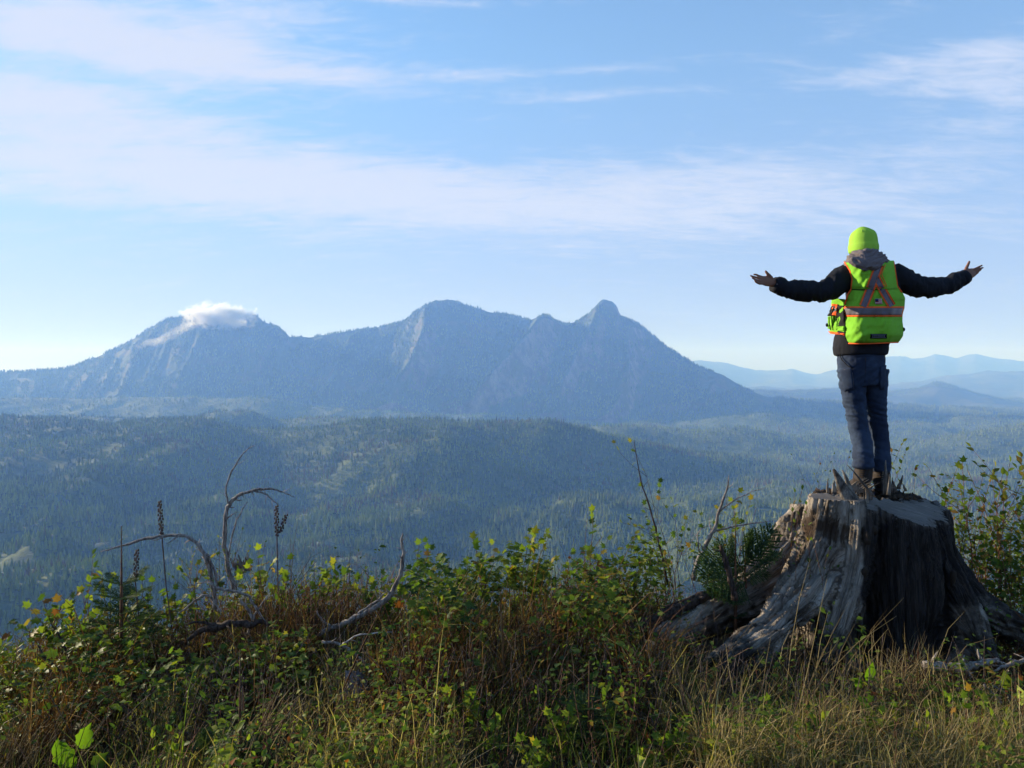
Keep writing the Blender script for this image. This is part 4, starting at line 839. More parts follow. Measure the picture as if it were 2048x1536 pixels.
M_needle = leafmat('spruce_needle', [(0, (.014, .034, .018)), (.6, (.03, .065, .028)), (1, (.07, .10, .03))], .2, .5)
M_needleo = leafmat('spruce_needle_shade', [(0, (.012, .030, .018)), (.6, (.026, .058, .03)), (1, (.06, .09, .03))], .2, .5, attr='rand')
M_straw = leafmat('dry_grass_blade', [(0, (.06, .042, .022)), (.5, (.20, .145, .075)), (1, (.42, .33, .18))], .35, .6)
M_ggrass = leafmat('green_grass_blade', [(0, (.03, .055, .015)), (.6, (.08, .11, .025)), (1, (.24, .20, .07))], .35, .6)
M_brack = leafmat('dead_bracken', [(0, (.030, .015, .010)), (.5, (.11, .048, .025)), (.85, (.20, .12, .065)), (1, (.34, .25, .14))], .25, .8)
def barkf(a, b_):
    def f(t, b):
        tc = t.node('ShaderNodeTexCoord').outputs['Object']; n = t.noise(t.mapping(tc, (1, 1, .3)), 60, 5, .65); t.put(b.inputs['Base Color'], t.mix(t.ramp(n, .35, .65), a, b_)); bump(t, b, n, .6, .002)
    return f
M_stem = mat('red_brown_stem', barkf((.06, .025, .014), (.19, .085, .045))); M_grey = mat('bleached_twig', barkf((.16, .13, .12), (.50, .45, .41))); M_dtwig = mat('dark_twig', barkf((.035, .022, .018), (.12, .085, .07)))
M_seed = mat('dry_seed_head', barkf((.025, .014, .010), (.085, .05, .035))); M_gstem = mat('green_stem', barkf((.05, .07, .02), (.12, .12, .04)))
def leafshape(kind):
    if kind == 'ovate': V = [(0, 0, 0), (-.22, .25, .07), (0, .28, 0), (.22, .25, .07), (-.27, .55, .06), (0, .6, -.02), (.27, .55, .06), (0, 1, -.10)]; F = [(0, 2, 1), (0, 3, 2), (1, 2, 5), (1, 5, 4), (2, 3, 6), (2, 6, 5), (4, 5, 7), (5, 6, 7)]
    elif kind == 'lobed':
        V = [(0, 0, 0), (0, .55, -.02)]; R_ = [(-.16, .10, .03), (-.48, .18, .02), (-.30, .38, .05), (-.56, .66, -.03), (-.22, .66, .04), (0, 1.05, -.12), (.22, .66, .04), (.56, .66, -.03), (.30, .38, .05), (.48, .18, .02), (.16, .10, .03)]
        V += R_; F = [(1, 2+i+1, 2+i) for i in range(10)]+[(0, 1, 2), (0, 12, 1)]
    elif kind == 'toothed':
        V = [(0, 0, 0)]; n = 7; L = []; Rr = []
        for i in range(n): y = .08+.86*i/(n-1); w_ = .30*math.sin(math.pi*min(1, (y*.93+.05)))**.75*(1.12 if i % 2 else .92); L.append((-w_, y+.03*(i % 2), .22*w_)); Rr.append((w_, y+.03*(i % 2), .22*w_))
        Mm = [(0, .08+.86*i/(n-1), -.12*(i/(n-1))**2) for i in range(n)]; V = V+L+Mm+Rr+[(0, 1.03, -.16)]
        F = [(0, 1+n, 1), (0, 1+2*n, 1+n)]
        for i in range(n-1): F += [(1+i, 1+n+i, 2+n+i), (1+i, 2+n+i, 2+i), (1+n+i, 1+2*n+i, 2+2*n+i), (1+n+i, 2+2*n+i, 2+n+i)]
        F += [(n, 2*n, 3*n+1), (2*n, 3*n, 3*n+1)]
    elif kind == 'narrow': V = [(0, 0, 0), (-.11, .4, .03), (0, .42, 0), (.11, .4, .03), (0, 1, -.12)]; F = [(0, 2, 1), (0, 3, 2), (1, 2, 4), (2, 3, 4)]
    return np.array(V, float), np.array(F, np.int32)
SHAPES = {k: leafshape(k) for k in ('ovate', 'lobed', 'toothed', 'narrow')}
class Leaves:
    """many leaves in one mesh"""
    def __init__(s, kind): s.kind = kind; s.P = []; s.D = []; s.U = []; s.S = []; s.T = []
    def add(s, p, d, u, size, tint): s.P.append(tuple(p)); s.D.append(tuple(d)); s.U.append(tuple(u)); s.S.append(size); s.T.append(tint)
    def mesh(s, name='leaves'):
        V, F = SHAPES[s.kind]; n = len(s.P); Pn = np.array(s.P); D = np.array(s.D, float); U = np.array(s.U, float); D /= np.linalg.norm(D, axis=1)[:, None]+1e-9
        X = np.cross(D, U); X /= np.linalg.norm(X, axis=1)[:, None]+1e-9; Z = np.cross(X, D); S = np.array(s.S)[:, None, None]
        W = Pn[:, None]+S*(V[None, :, 0:1]*X[:, None]+V[None, :, 1:2]*D[:, None]+V[None, :, 2:3]*Z[:, None])
        m_ = len(V); FF = (F[None]+(np.arange(n)*m_)[:, None, None]).reshape(-1, 3); return fastmesh(name, W.reshape(-1, 3), FF, np.repeat(np.array(s.T), m_))
    def build(s, name, m, parent=None, kind=None):
        o = link(name, s.mesh(name), m, parent); 
        if kind: o['kind'] = kind
        return o
_shared = {}
def single_leaf(kind, m):
    k = (kind, m.name)
    if k not in _shared: V, F = SHAPES[kind]; me = fastmesh('leaf', V, F); me.materials.append(m); me.polygons.foreach_set('use_smooth', np.ones(len(F), bool)); _shared[k] = me
    return _shared[k]
def put_leaf(parent, kind, m, p, d, u, size):
    d = Vector(d).normalized(); x = d.cross(Vector(u)); x = x.normalized() if x.length > 1e-6 else d.orthogonal().normalized(); z = x.cross(d)
    o = bpy.data.objects.new('leaf', single_leaf(kind, m)); COL.objects.link(o); o.parent = parent
    M = Matrix((x, d, z)).transposed().to_4x4(); base = parent.location if parent.type == 'EMPTY' else Vector()
    o.matrix_local = Matrix.Translation(Vector(p)-base) @ M @ Matrix.Scale(size, 4); return o
def rv(r, a=1.0): return Vector((r.uniform(-a, a), r.uniform(-a, a), r.uniform(-a, a)))
def curve(p0, p1, r, bow=.12, n=7, wob=.012):
    p0, p1 = Vector(p0), Vector(p1); L = (p1-p0).length; side = rv(r, 1); side.z *= .3; side = side*bow*L; out = []
    for i in range(n): f = i/(n-1); out.append(p0.lerp(p1, f)+side*math.sin(math.pi*f)+rv(r, wob*L)*(0 < i < n-1))
    return out
def ground_pt(u, Y, dz=-.02): x = (u-1024)/FP*Y; return Vector((x, Y, gz1(x, Y)+dz))
def shrub(label, base_u, Y, tips, kind='lobed', lsize=.05, nleaf=7, seed=0, m=M_leaf, mo=M_leafo, objs=True, spread=.10, rad=.005, side=2, stemmat=None, name='leafy_shrub', cat='shrub', group=None, leaf_from=.45, tint=(0, .85), scatterY=.22):
    """stems from the ground to given tip positions (picture column, row at distance Y), side twigs and leaves"""
    r = random.Random(seed*7+3); root = ground_pt(base_u, Y); e = empty(name, root, label, cat, group); lf = Leaves(kind); stems = []
    def leaves_along(pts, f0, n, size):
        for k in range(n):
            f = f0+(1-f0)*(k+r.random()*.6)/n; i = min(int(f*(len(pts)-1)), len(pts)-2); q = pts[i].lerp(pts[i+1], f*(len(pts)-1)-i)
            d = (pts[i+1]-pts[i]).normalized()*.45+rv(r, 1)*.8; d.z += .12; up = Vector((r.uniform(-.5, .5), r.uniform(-.7, .3), 1)); sz = size*r.uniform(.65, 1.25)
            if objs: put_leaf(e, kind, mo, q, d, up, sz)
            else: lf.add(q, d, up, sz, r.uniform(*tint))
        d = (pts[-1]-pts[-2]).normalized()+rv(r, .5)
        if objs: put_leaf(e, kind, mo, pts[-1], d, Vector((0, -.6, 1)), size)
        else: lf.add(pts[-1], d, (0, -.6, 1), size, r.uniform(*tint))
    for (tu, tv) in tips:
        Yt = Y+r.uniform(-scatterY, scatterY); tip = P(tu, tv, Yt); b0 = root+Vector((r.uniform(-spread, spread), r.uniform(-spread, spread), 0)); pts = curve(b0, tip, r); s = MB()
        s.tube(pts, [rad*(1-.75*i/6) for i in range(7)], 5, r.random()); leaves_along(pts, leaf_from, nleaf, lsize)
        for k in range(side):
            i = r.randint(3, 5); q = pts[i]; L = (tip-b0).length*r.uniform(.14, .30); d = Vector((r.uniform(-1, 1), r.uniform(-.7, .7), r.uniform(.2, 1))).normalized(); tw = curve(q, q+d*L, r, .15, 4); s.tube(tw, [rad*.4, rad*.32, rad*.25, rad*.15], 4); leaves_along(tw, .3, max(2, nleaf//2), lsize*.85)
        s.build('stem', stemmat or M_stem, e)
    if not objs: lf.build('foliage', m, e, 'stuff')
    return e
# fan of bushes in front and behind the rim, each described by where it stands
shrub('tall bush of red-brown stems with leafy tips right of the stump', 1968, 5.5, [(1900, 1010), (1925, 925), (1915, 935), (1935, 940), (1918, 960), (1940, 990), (1958, 1005), (1975, 1040), (1985, 960), (1905, 1060), (1890, 985), (1950, 1050)], 'lobed', .055, 5, 1, spread=.16, rad=.006, leaf_from=.72)
shrub('tallest leafy bush at the right edge with dense leaves up its stems', 2010, 5.45, [(1990, 935), (2005, 950), (2020, 925), (2038, 915), (2046, 960), (2060, 990), (2030, 1010), (2012, 1000)], 'ovate', .062, 11, 2, spread=.12, rad=.006, leaf_from=.45)
shrub('low dark green bush behind the right root of the stump', 2030, 5.4, [(1950, 1120), (1980, 1110), (2010, 1095), (2040, 1080), (2070, 1100), (2000, 1140), (2030, 1130), (1960, 1150), (2060, 1150), (2090, 1120)], 'ovate', .055, 9, 3, spread=.2, rad=.004, objs=False, leaf_from=.2, tint=(0, .5))
shrub('thicket of bare reddish stems hard against the right side of the stump', 1930, 5.6, [(1895+i*9, 1040+((i*37) % 60)) for i in range(13)], 'ovate', .035, 3, 4, spread=.24, rad=.0040, leaf_from=.8, side=2)
shrub('second thicket of bare reddish stems between the stump and the tallest right bush', 1975, 5.3, [(1915+i*10, 1010+((i*53) % 90)) for i in range(14)], 'ovate', .035, 3, 29, spread=.26, rad=.0038, leaf_from=.75, side=2)
shrub('leafy bush filling the right edge below the tallest leafy bush', 2050, 5.2, [(2000, 1080), (2020, 1050), (2045, 1060), (2065, 1090), (1985, 1110), (2035, 1110), (2010, 1130), (2055, 1030)], 'lobed', .055, 9, 30, leaf_from=.3)
shrub('single leafy twig leaning out behind the right boot', 1790, 5.45, [(1806, 884), (1812, 902), (1784, 905)], 'ovate', .042, 4, 5, spread=.02, rad=.0035, leaf_from=.9, side=0)
shrub('thin branch arching right from behind the stump top', 1900, 5.4, [(1790, 940), (1830, 935)], 'ovate', .035, 2, 6, spread=.05, rad=.003, leaf_from=.93, side=1)
shrub('small leafy shoots growing against the pale left face of the stump', 1622, 4.55, [(1590, 985), (1604, 978), (1612, 1010), (1580, 1000), (1618, 1050), (1598, 1030), (1625, 1090)], 'ovate', .030, 5, 7, spread=.03, rad=.003, leaf_from=.6)
shrub('dark twiggy shoots behind the left rim of the stump top', 1650, 5.5, [(1640, 930), (1660, 945), (1672, 925), (1630, 950), (1700, 905), (1612, 955)], 'ovate', .022, 1, 8, spread=.06, rad=.003, leaf_from=.95, side=2, stemmat=M_dtwig, m=M_leaf)
shrub('shrub with one leafy sprig highest above the middle of the slope', 1185, 4.95, [(1184, 1022), (1178, 1100), (1200, 1120), (1165, 1130), (1215, 1140)], 'lobed', .052, 5, 9, leaf_from=.78, rad=.004)
shrub('tallest yellow-green bush in the middle of the slope', 1062, 4.9, [(1070, 1068), (1062, 1085), (1045, 1105), (1088, 1100), (1030, 1130), (1096, 1135), (1075, 1150)], 'lobed', .058, 8, 10, m=M_yleaf, mo=M_yleafo, leaf_from=.4)
shrub('bush with stacked leaf clusters left of the tallest middle bush', 950, 4.85, [(945, 1078), (952, 1100), (935, 1130), (968, 1118), (920, 1150), (985, 1150)], 'lobed', .055, 7, 11, leaf_from=.45)
shrub('pair of slim leafy shoots above the pale curved snag', 845, 4.95, [(838, 1090), (862, 1100), (880, 1120), (815, 1140)], 'lobed', .050, 4, 12, leaf_from=.7)
shrub('dense green bush between the middle bushes and the fir seedling', 1240, 4.75, [(1225, 1118), (1250, 1140), (1270, 1165), (1205, 1150), (1235, 1170), (1285, 1185), (1190, 1180)], 'ovate', .045, 9, 13, leaf_from=.3)
shrub('bush with broad dark leaves left of the pale curved snag', 655, 4.85, [(650, 1150), (668, 1128), (640, 1165), (690, 1150), (715, 1160), (625, 1180)], 'lobed', .055, 6, 14, leaf_from=.45)
shrub('sunlit yellow-green bush behind the dead arching branches', 530, 4.8, [(518, 1100), (545, 1125), (500, 1130), (565, 1150), (580, 1120), (480, 1150)], 'lobed', .052, 6, 15, m=M_yleaf, mo=M_yleafo, leaf_from=.5)
shrub('leafy bush with one bright top just left of the spruce sapling', 205, 4.7, [(188, 1136), (205, 1150), (222, 1170), (180, 1165), (165, 1185)], 'ovate', .055, 7, 16, m=M_yleaf, mo=M_yleafo, leaf_from=.45)
shrub('wide bush of serrated leaves between the left edge and the spruce sapling', 110, 4.4, [(60, 1215), (85, 1200), (115, 1205), (140, 1215), (150, 1238), (95, 1235), (55, 1250), (125, 1260)], 'lobed', .055, 8, 17, leaf_from=.35)
shrub('bright green bush cut by the left edge of the picture', 10, 4.3, [(-10, 1300), (15, 1285), (35, 1295), (50, 1310), (5, 1330), (30, 1340), (-25, 1320)], 'ovate', .05, 9, 18, m=M_yleaf, mo=M_yleafo, leaf_from=.25)
shrub('bare grey-stemmed shrub with few leaves left of the fir seedling', 1350, 4.9, [(1262, 885), (1320, 965), (1345, 1000), (1290, 1010), (1310, 1060), (1372, 1040)], 'lobed', .038, 2, 19, stemmat=M_dtwig, rad=.0032, leaf_from=.85, side=3)
shrub('leafy sprig standing beside the grey snag near the stump', 1445, 4.85, [(1478, 985), (1465, 1005), (1502, 1000), (1440, 1060), (1350, 1075), (1380, 1095)], 'lobed', .045, 4, 20, rad=.0035, leaf_from=.78)
shrub('small yellowing bush above the orange fireweed clump', 1320, 4.8, [(1300, 1110), (1325, 1095), (1345, 1120), (1290, 1140)], 'ovate', .035, 6, 21, leaf_from=.5)
shrub('leafy plant half hidden in the dark below the driftwood chunk', 590, 4.0, [(595, 1292), (612, 1275), (580, 1310), (625, 1320), (605, 1340)], 'ovate', .05, 6, 22, leaf_from=.3, rad=.004)
shrub('bush of small dark leaves behind the driftwood chunk', 1120, 4.6, [(1110, 1165), (1135, 1150), (1155, 1170), (1090, 1185), (1170, 1190), (1130, 1210)], 'ovate', .04, 8, 23, objs=False, leaf_from=.2, tint=(0, .7))
shrub('sprawling green shrub at the foot of the bowed grey branch', 400, 4.6, [(395, 1130), (372, 1160), (415, 1150), (440, 1175), (350, 1180), (385, 1195)], 'lobed', .045, 6, 24, leaf_from=.4)
shrub('brushy leafless shrub of dark red twigs under the arching branches', 430, 4.55, [(340, 1150), (362, 1120), (388, 1105), (410, 1130), (438, 1075), (470, 1110), (500, 1095), (530, 1085), (485, 1060), (452, 1140), (395, 1160), (560, 1150)], 'ovate', .02, 1, 25, rad=.0034, leaf_from=.95, side=3, spread=.2)
shrub('mounded green shrub right behind the spruce sapling', 290, 4.75, [(262, 1165), (285, 1150), (305, 1165), (325, 1185), (300, 1200), (345, 1205)], 'lobed', .05, 7, 26, leaf_from=.35)
shrub('dull green shrub filling the gap under the pale curved snag', 770, 4.6, [(745, 1165), (765, 1150), (790, 1170), (725, 1185), (810, 1190), (780, 1205)], 'lobed', .048, 7, 27, leaf_from=.35)
shrub('dark leafy shrub below the fork of dry pods', 590, 4.55, [(570, 1180), (590, 1165), (612, 1175), (555, 1200), (630, 1200)], 'ovate', .045, 7, 28, leaf_from=.35)
# seedlings along the bottom edge
BOT = [(925, 1380, 'pale leafy seedling with crowded leaves left of the small spruce', 3.3), (1000, 1440, 'low seedling with red-edged leaves in the dry bottom grass', 3.15), (1130, 1420, 'bright leafy seedling just left of the little spruce spire', 3.2), (1235, 1400, 'wide bright seedling just right of the little spruce spire', 3.2),
       (1350, 1455, 'yellow-green seedling under the left roots of the stump', 3.1), (1440, 1470, 'pale seedling amid straw below the left roots', 3.05), (1510, 1420, 'lone seedling with lifted leaves below the stump root tip', 3.2), (1630, 1440, 'yellow star-leaved seedling left of the tall straw clump', 3.1),
       (1760, 1415, 'small bright rosette seedling at the foot of the straw clump', 3.2), (1850, 1450, 'orange-tinged seedling right of the straw clump', 3.1), (1935, 1400, 'seedling with round leaf under the broken log', 3.2), (1990, 1440, 'reddening seedling near the bottom right corner', 3.1),
       (700, 1500, 'low pale seedling at the bottom below the driftwood chunk', 3.02), (850, 1490, 'leaning seedling with few leaves on the bottom edge', 3.05), (1060, 1500, 'dense yellow seedling on the bottom edge left of centre', 3.02), (330, 1470, 'dull green seedling between the bright toothed leaves', 3.1), (1290, 1500, 'flat bright seedling at the bottom below the roots', 3.0), (1560, 1500, 'short yellow seedling at the bottom below the knotted root', 3.0)]
for i, (bu, tv, lab, Yb) in enumerate(BOT):
    r = random.Random(100+i); shrub(lab, bu, Yb, [(bu+r.uniform(-38, 38), tv+r.uniform(-22, 40)) for _ in range(5)], ('lobed', 'ovate')[i % 2], .038, 6, 40+i, m=M_yleaf, mo=M_yleafo, spread=.04, rad=.003, name='seedling', cat='seedling', leaf_from=.25, side=1, scatterY=.08)
# bold single leaves
def bigleaf(label, base_u, Y, items, m, size, seed, kind='toothed'):
    r = random.Random(seed); root = ground_pt(base_u, Y); e = empty('broadleaf_seedling', root, label, 'seedling')
    for (u0, v0, u1, v1) in items:
        a, b_ = P(u0, v0, Y), P(u1, v1, Y-.02); s = MB(); s.tube(curve(root, a, r, .08, 5), [.003, .003, .0025, .002, .0015], 5); s.build('stem', M_stem, e); put_leaf(e, kind, m, a, b_-a, Vector((r.uniform(-.3, .3), -1, .25)), (b_-a).length)
M_lime_leaf = leafmat('bright_leaf', [(0, (.07, .14, .014)), (1, (.13, .22, .02))], .5, .45, attr='rand'); M_pale_leaf = leafmat('pale_leaf', [(0, (.30, .34, .10)), (1, (.42, .42, .16))], .4, .45, attr='rand')
bigleaf('pair of bright green toothed leaves at the bottom left', 165, 3.2, [(163, 1498, 178, 1452), (148, 1538, 112, 1482)], M_lime_leaf, .1, 1)
bigleaf('pale striped leaf poking over the bottom edge left of centre', 440, 3.0, [(425, 1548, 466, 1506)], M_pale_leaf, .1, 2)
bigleaf('dark toothed leaf just right of the bright pair at the bottom', 205, 3.1, [(185, 1540, 212, 1508)], M_leafo, .1, 3)
bigleaf('sprout with one long green leaf in front of the dark stump', 1722, 3.6, [(1732, 1362, 1748, 1326), (1724, 1376, 1706, 1356)], M_lime_leaf, .1, 4, 'ovate')
bigleaf('dark glossy round leaf near the right edge under the roots', 2013, 3.5, [(2012, 1380, 2010, 1342)], M_leafo, .1, 5, 'ovate')
bigleaf('cream backlit leaf at the right edge', 2046, 3.4, [(2044, 1412, 2038, 1372), (2048, 1420, 2062, 1400)], M_pale_leaf, .1, 6, 'ovate')
bigleaf('curled yellow leaf at the bottom below the left roots', 1290, 3.0, [(1292, 1536, 1276, 1510)], M_pale_leaf, .1, 7, 'ovate')
# spruce saplings: whorls of needled branches on a straight leader
def needle_branch():
    lf = Leaves('narrow'); r = random.Random(9)
    def axis(a, b_, n):
        for k in range(n):
            f = (k+.5)/n; q = Vector(a).lerp(Vector(b_), f); d0 = (Vector(b_)-Vector(a)).normalized()
            for sgn in (-1, 1): lf.add(q, Vector((sgn*.8, 0, .25*r.random()))+d0*.9+rv(r, .15), (0, 0, 1), .115*(1-.25*f), r.random())
            lf.add(q, d0+Vector((0, 0, .8)), (1, 0, 0), .06, r.random())
    axis((0, 0, 0), (0, 1, -.03), 36)
    for k in range(5):
        y = .15+.16*k; L = .42*(1-y)+.08
        for sgn in (-1, 1): axis((0, y, -.01), (sgn*L*.75, y+L*.75, -.03), int(8+20*L))
    me = lf.mesh('branch'); return me
NB = needle_branch(); NB.materials.append(M_needle); NB.polygons.foreach_set('use_smooth', np.ones(len(NB.polygons), bool))
def leader_mesh():
    lf = Leaves('narrow'); r = random.Random(4)
    for k in range(90):
        a = k*2.4; z = .02+.98*k/90; lf.add((0, 0, z), (math.cos(a)*.7, math.sin(a)*.7, .9), (math.cos(a), math.sin(a), -.6), .055*(1-.2*z), r.random())
    return lf.mesh('leader')
NL = leader_mesh(); NL.materials.append(M_needle)
def spruce(label, u, Y, vtop, width, nwh=7, seed=0, leader=.28, low=.12, lean=0):
    r = random.Random(seed); root = ground_pt(u-lean, Y); top = P(u, vtop, Y); H_ = top.z-root.z; e = empty('spruce_sapling', root, label, 'sapling'); s = MB(); d = top-root
    s.tube([root+d*f for f in (0, .3, .6, 1)], [.014*H_+.003, .010*H_+.002, .007*H_+.001, .0015], 7); s.build('trunk', M_stem, e)
    o = bpy.data.objects.new('leader', NL); COL.objects.link(o); o.parent = e; o.location = d*(1-leader); L = H_*leader; o.scale = (L*.55+.1, L*.55+.1, L)
    for w_ in range(nwh):
        f = low+(1-leader-low)*(w_/(max(nwh-1, 1)))**.9; n = 5 if f < .6 else 4; Lb = width*(1-f)**.8*.5+.03
        for k in range(n):
            a = 6.283*(k+r.random()*.5)/n+w_; pit = R(5+35*f+r.uniform(-8, 8)); o = bpy.data.objects.new('branch', NB); COL.objects.link(o); o.parent = e; sc = Lb*r.uniform(.8, 1.15)
            o.matrix_local = Matrix.Translation(d*f) @ Matrix.Rotation(a, 4, 'Z') @ Matrix.Rotation(pit, 4, 'X') @ Matrix.Diagonal((sc, sc, sc, 1))
    return e
spruce('tallest spruce sapling with a long bare leader left of the dead branches', 243, 4.35, 1052, .62, 8, 1, .34, .05)
spruce('small spruce spire in the dark middle of the bottom foreground', 1178, 3.3, 1322, .34, 4, 2, .5, .15)
spruce('thin spruce seedling before the dark stump, left of the straw clump', 1640, 3.15, 1385, .16, 5, 3, .5, .1)
spruce('slim spruce shoot by the fallen spruce boughs at lower left', 432, 3.3, 1415, .22, 4, 4, .5, .1)
spruce('bushy little spruce at the bottom left of the arched straw', 480, 3.15, 1300, .20, 5, 5, .75, .05)
spruce('tiny spruce spike on the slope left of the stump', 1471, 4.6, 1040, .12, 3, 6, .6, .2)
# flat fir boughs beside the stump
e = empty('fir_seedling', ground_pt(1490, 4.7), 'flat dark green fir boughs spreading left of the stump', 'fir seedling')
s = MB(); s.tube([ground_pt(1500, 4.7), P(1490, 1150, 4.7), P(1492, 1100, 4.7)], [.012, .008, .005], 6); s.build('trunk', M_stem, e)
for i, (a0, b0, a1, b1) in enumerate([(1490, 1130, 1552, 1052), (1480, 1135, 1540, 1075), (1490, 1140, 1400, 1120), (1485, 1150, 1395, 1150), (1490, 1145, 1430, 1085), (1495, 1120, 1500, 1060), (1480, 1165, 1410, 1180), (1500, 1140, 1560, 1110), (1480, 1150, 1540, 1150), (1470, 1130, 1460, 1075), (1490, 1160, 1450, 1200)]):
    A, B_ = P(a0, b0, 4.7), P(a1, b1, 4.6-.05*(i % 4)); d = B_-A; L = d.length; y = d.normalized(); x = y.cross(Vector((.1, -.75, .7))).normalized(); z = x.cross(y); o = bpy.data.objects.new('branch', NB); COL.objects.link(o); o.parent = e
    o.matrix_local = Matrix.Translation(A-e.location) @ Matrix((x, y, z)).transposed().to_4x4() @ Matrix.Diagonal((L*1.1, L, L, 1))
e = empty('spruce_bough', ground_pt(430, 3.2), 'fallen green spruce boughs lying in the grass at the lower left', 'spruce bough')
for i, (a0, b0, a1, b1) in enumerate([(410, 1530, 500, 1468), (415, 1500, 480, 1480), (420, 1540, 560, 1500), (400, 1520, 410, 1460), (430, 1545, 520, 1530), (1640, 1430, 1760, 1370)][:5]):
    A, B_ = P(a0, b0, 3.2), P(a1, b1, 3.15); d = B_-A; L = d.length; y = d.normalized(); x = y.cross(Vector((0, -.6, .8))).normalized(); z = x.cross(y); o = bpy.data.objects.new('branch', NB); COL.objects.link(o); o.parent = e
    o.matrix_local = Matrix.Translation(A-e.location) @ Matrix((x, y, z)).transposed().to_4x4() @ Matrix.Diagonal((L, L, L, 1))
# dry flower stalks
def stalk(label, pts, Y, h0, seed, side=None):
    r = random.Random(seed); root = ground_pt(pts[-1][0], Y); e = empty('dry_flower_stalk', root, label, 'dead plant'); s = MB(); W = [P(a, b_, Y) for a, b_ in pts]+[root]; s.tube(W, [.0022]+[.004]*(len(W)-2)+[.005], 6); s.build('stem', M_dtwig, e)
    c = MB()
    for seg in [(W[0], W[0].lerp(W[1], h0))]+([(P(*side[0], Y), P(*side[1], Y))] if side else []):
        L = (seg[1]-seg[0]).length; n = int(L/.0065)
        for k in range(n):
            q = seg[0].lerp(seg[1], k/n); a = k*2.4; rr = .007+.005*math.sin(math.pi*(k+2)/(n+2)); c.ellipsoid(q+Vector((rr*math.cos(a), rr*math.sin(a), 0)), (.0055, .0055, .0085), 5, 4)
        c.tube([seg[0], seg[1]], [.003, .003], 5)
    c.build('seed_head', M_seed, e)
stalk('tall dark spiked seed stalk right of the spruce sapling', [(319, 1003), (324, 1075), (332, 1170), (348, 1290), (352, 1340)], 4.5, .95, 1)
stalk('shorter dark seed stalk close to the spruce sapling', [(274, 1100), (271, 1165), (277, 1230), (270, 1330)], 4.4, .95, 2)
stalk('dry seed stalk forked into two drooping pod heads', [(553, 1012), (554, 1080), (556, 1180), (556, 1230)], 4.8, .9, 3, ((572, 1030), (560, 1066)))
stalk('short knobbly dry stalk at the lower left before the dark slope', [(483, 1358), (486, 1400), (482, 1470)], 3.4, .3, 4)
# dead branches
def dead(label, paths, Y, m=M_grey, name='dead_branch', cat='dead branch', seed=0, kmax=8):
    """first path is the main stem: list of (u, v, radius_m[, dy])"""
    e = None
    for i, p in enumerate(paths):
        W = [P(q[0], q[1], Y+(q[3] if len(q) > 3 else 0)) for q in p]; fine = []; rad = []
        for j in range(len(W)-1):
            a = W[max(j-1, 0)]; b_, c_ = W[j], W[j+1]; d_ = W[min(j+2, len(W)-1)]
            for k in range(4):
                t_ = k/4; fine.append(.5*((2*b_)+(c_-a)*t_+(2*a-5*b_+4*c_-d_)*t_*t_+(3*b_-a-3*c_+d_)*t_**3)); rad.append((.0008+1.15*(p[j][2]*(1-t_)+p[j+1][2]*t_))*(1+.12*math.sin(j*3+k*2)))
        fine.append(W[-1]); rad.append(p[-1][2]); rk = random.Random(int(p[0][0]*7+p[0][1])+i)
        fine = [q+rv(rk, 1)*min(.45*r0+.0012, .006) for q, r0 in zip(fine, rad)]; fine[-1] = W[-1]
        if e is None: e = empty(name, Vector(fine[-1]), label, cat)
        s = MB(); s.tube(fine, rad, kmax)
        for q, r0, q2 in zip(fine[2:-3:3], rad[2:-3:3], fine[3:-2:3]):
            if r0 > .0035:
                dd = (q2-q).normalized(); sd = rv(rk, 1); sd = (sd-dd*sd.dot(dd)).normalized()+dd*.8; Ls = rk.uniform(.02, .07); s.tube([q, q+sd*Ls*.6, q+sd*Ls+rv(rk, .01)], [r0*.45, r0*.35, r0*.12], 5); s.build('limb' if i == 0 else 'twig', m, e)
    return e
dead('grey dead branch rising and arching right above the left slope', [[(470, 1185, .014), (455, 1130, .012), (449, 1080, .011), (453, 1030, .010), (462, 1005, .009), (482, 988, .007), (510, 980, .006), (540, 978, .005), (566, 984, .003), (588, 994, .0015)], [(458, 1010, .005), (452, 975, .004), (470, 930, .003), (492, 902, .002), (510, 890, .0012)], [(458, 966, .003), (446, 958, .002), (436, 952, .0012)], [(508, 981, .005), (530, 988, .004), (545, 1000, .003), (558, 1012, .0015)],
      [(455, 1120, .004), (470, 1050, .003), (482, 1025, .002), (496, 1002, .0012)], [(482, 1026, .002), (476, 1012, .0012)], [(464, 1000, .002), (470, 990, .0015), (455, 985, .001)]], 4.6)
dead('grey dead branch bowed over to the left like a fishing rod', [[(432, 1215, .012), (425, 1165, .011), (414, 1125, .010), (398, 1092, .009), (372, 1072, .008), (330, 1071, .007), (280, 1081, .006), (235, 1094, .004), (201, 1104, .002)], [(405, 1105, .006), (415, 1112, .006), (428, 1140, .006), (437, 1180, .006)], [(240, 1078, .003), (215, 1078, .002), (193, 1093, .0012)], [(365, 1073, .003), (358, 1085, .002), (352, 1100, .001)], [(300, 1068, .002), (265, 1062, .002), (250, 1048, .0015), (223, 1033, .001)]], 4.5)
dead('pale bleached snag curving upright from the middle of the slope', [[(625, 1278, .008), (660, 1258, .012), (700, 1240, .013), (745, 1218, .014), (775, 1195, .013), (795, 1165, .010), (804, 1135, .009), (807, 1105, .008), (804, 1085, .006), (805, 1066, .003)], [(700, 1240, .008), (725, 1222, .006), (755, 1200, .004), (775, 1180, .002)], [(660, 1255, .006), (640, 1235, .004), (632, 1222, .002)]], 4.35, kmax=12)
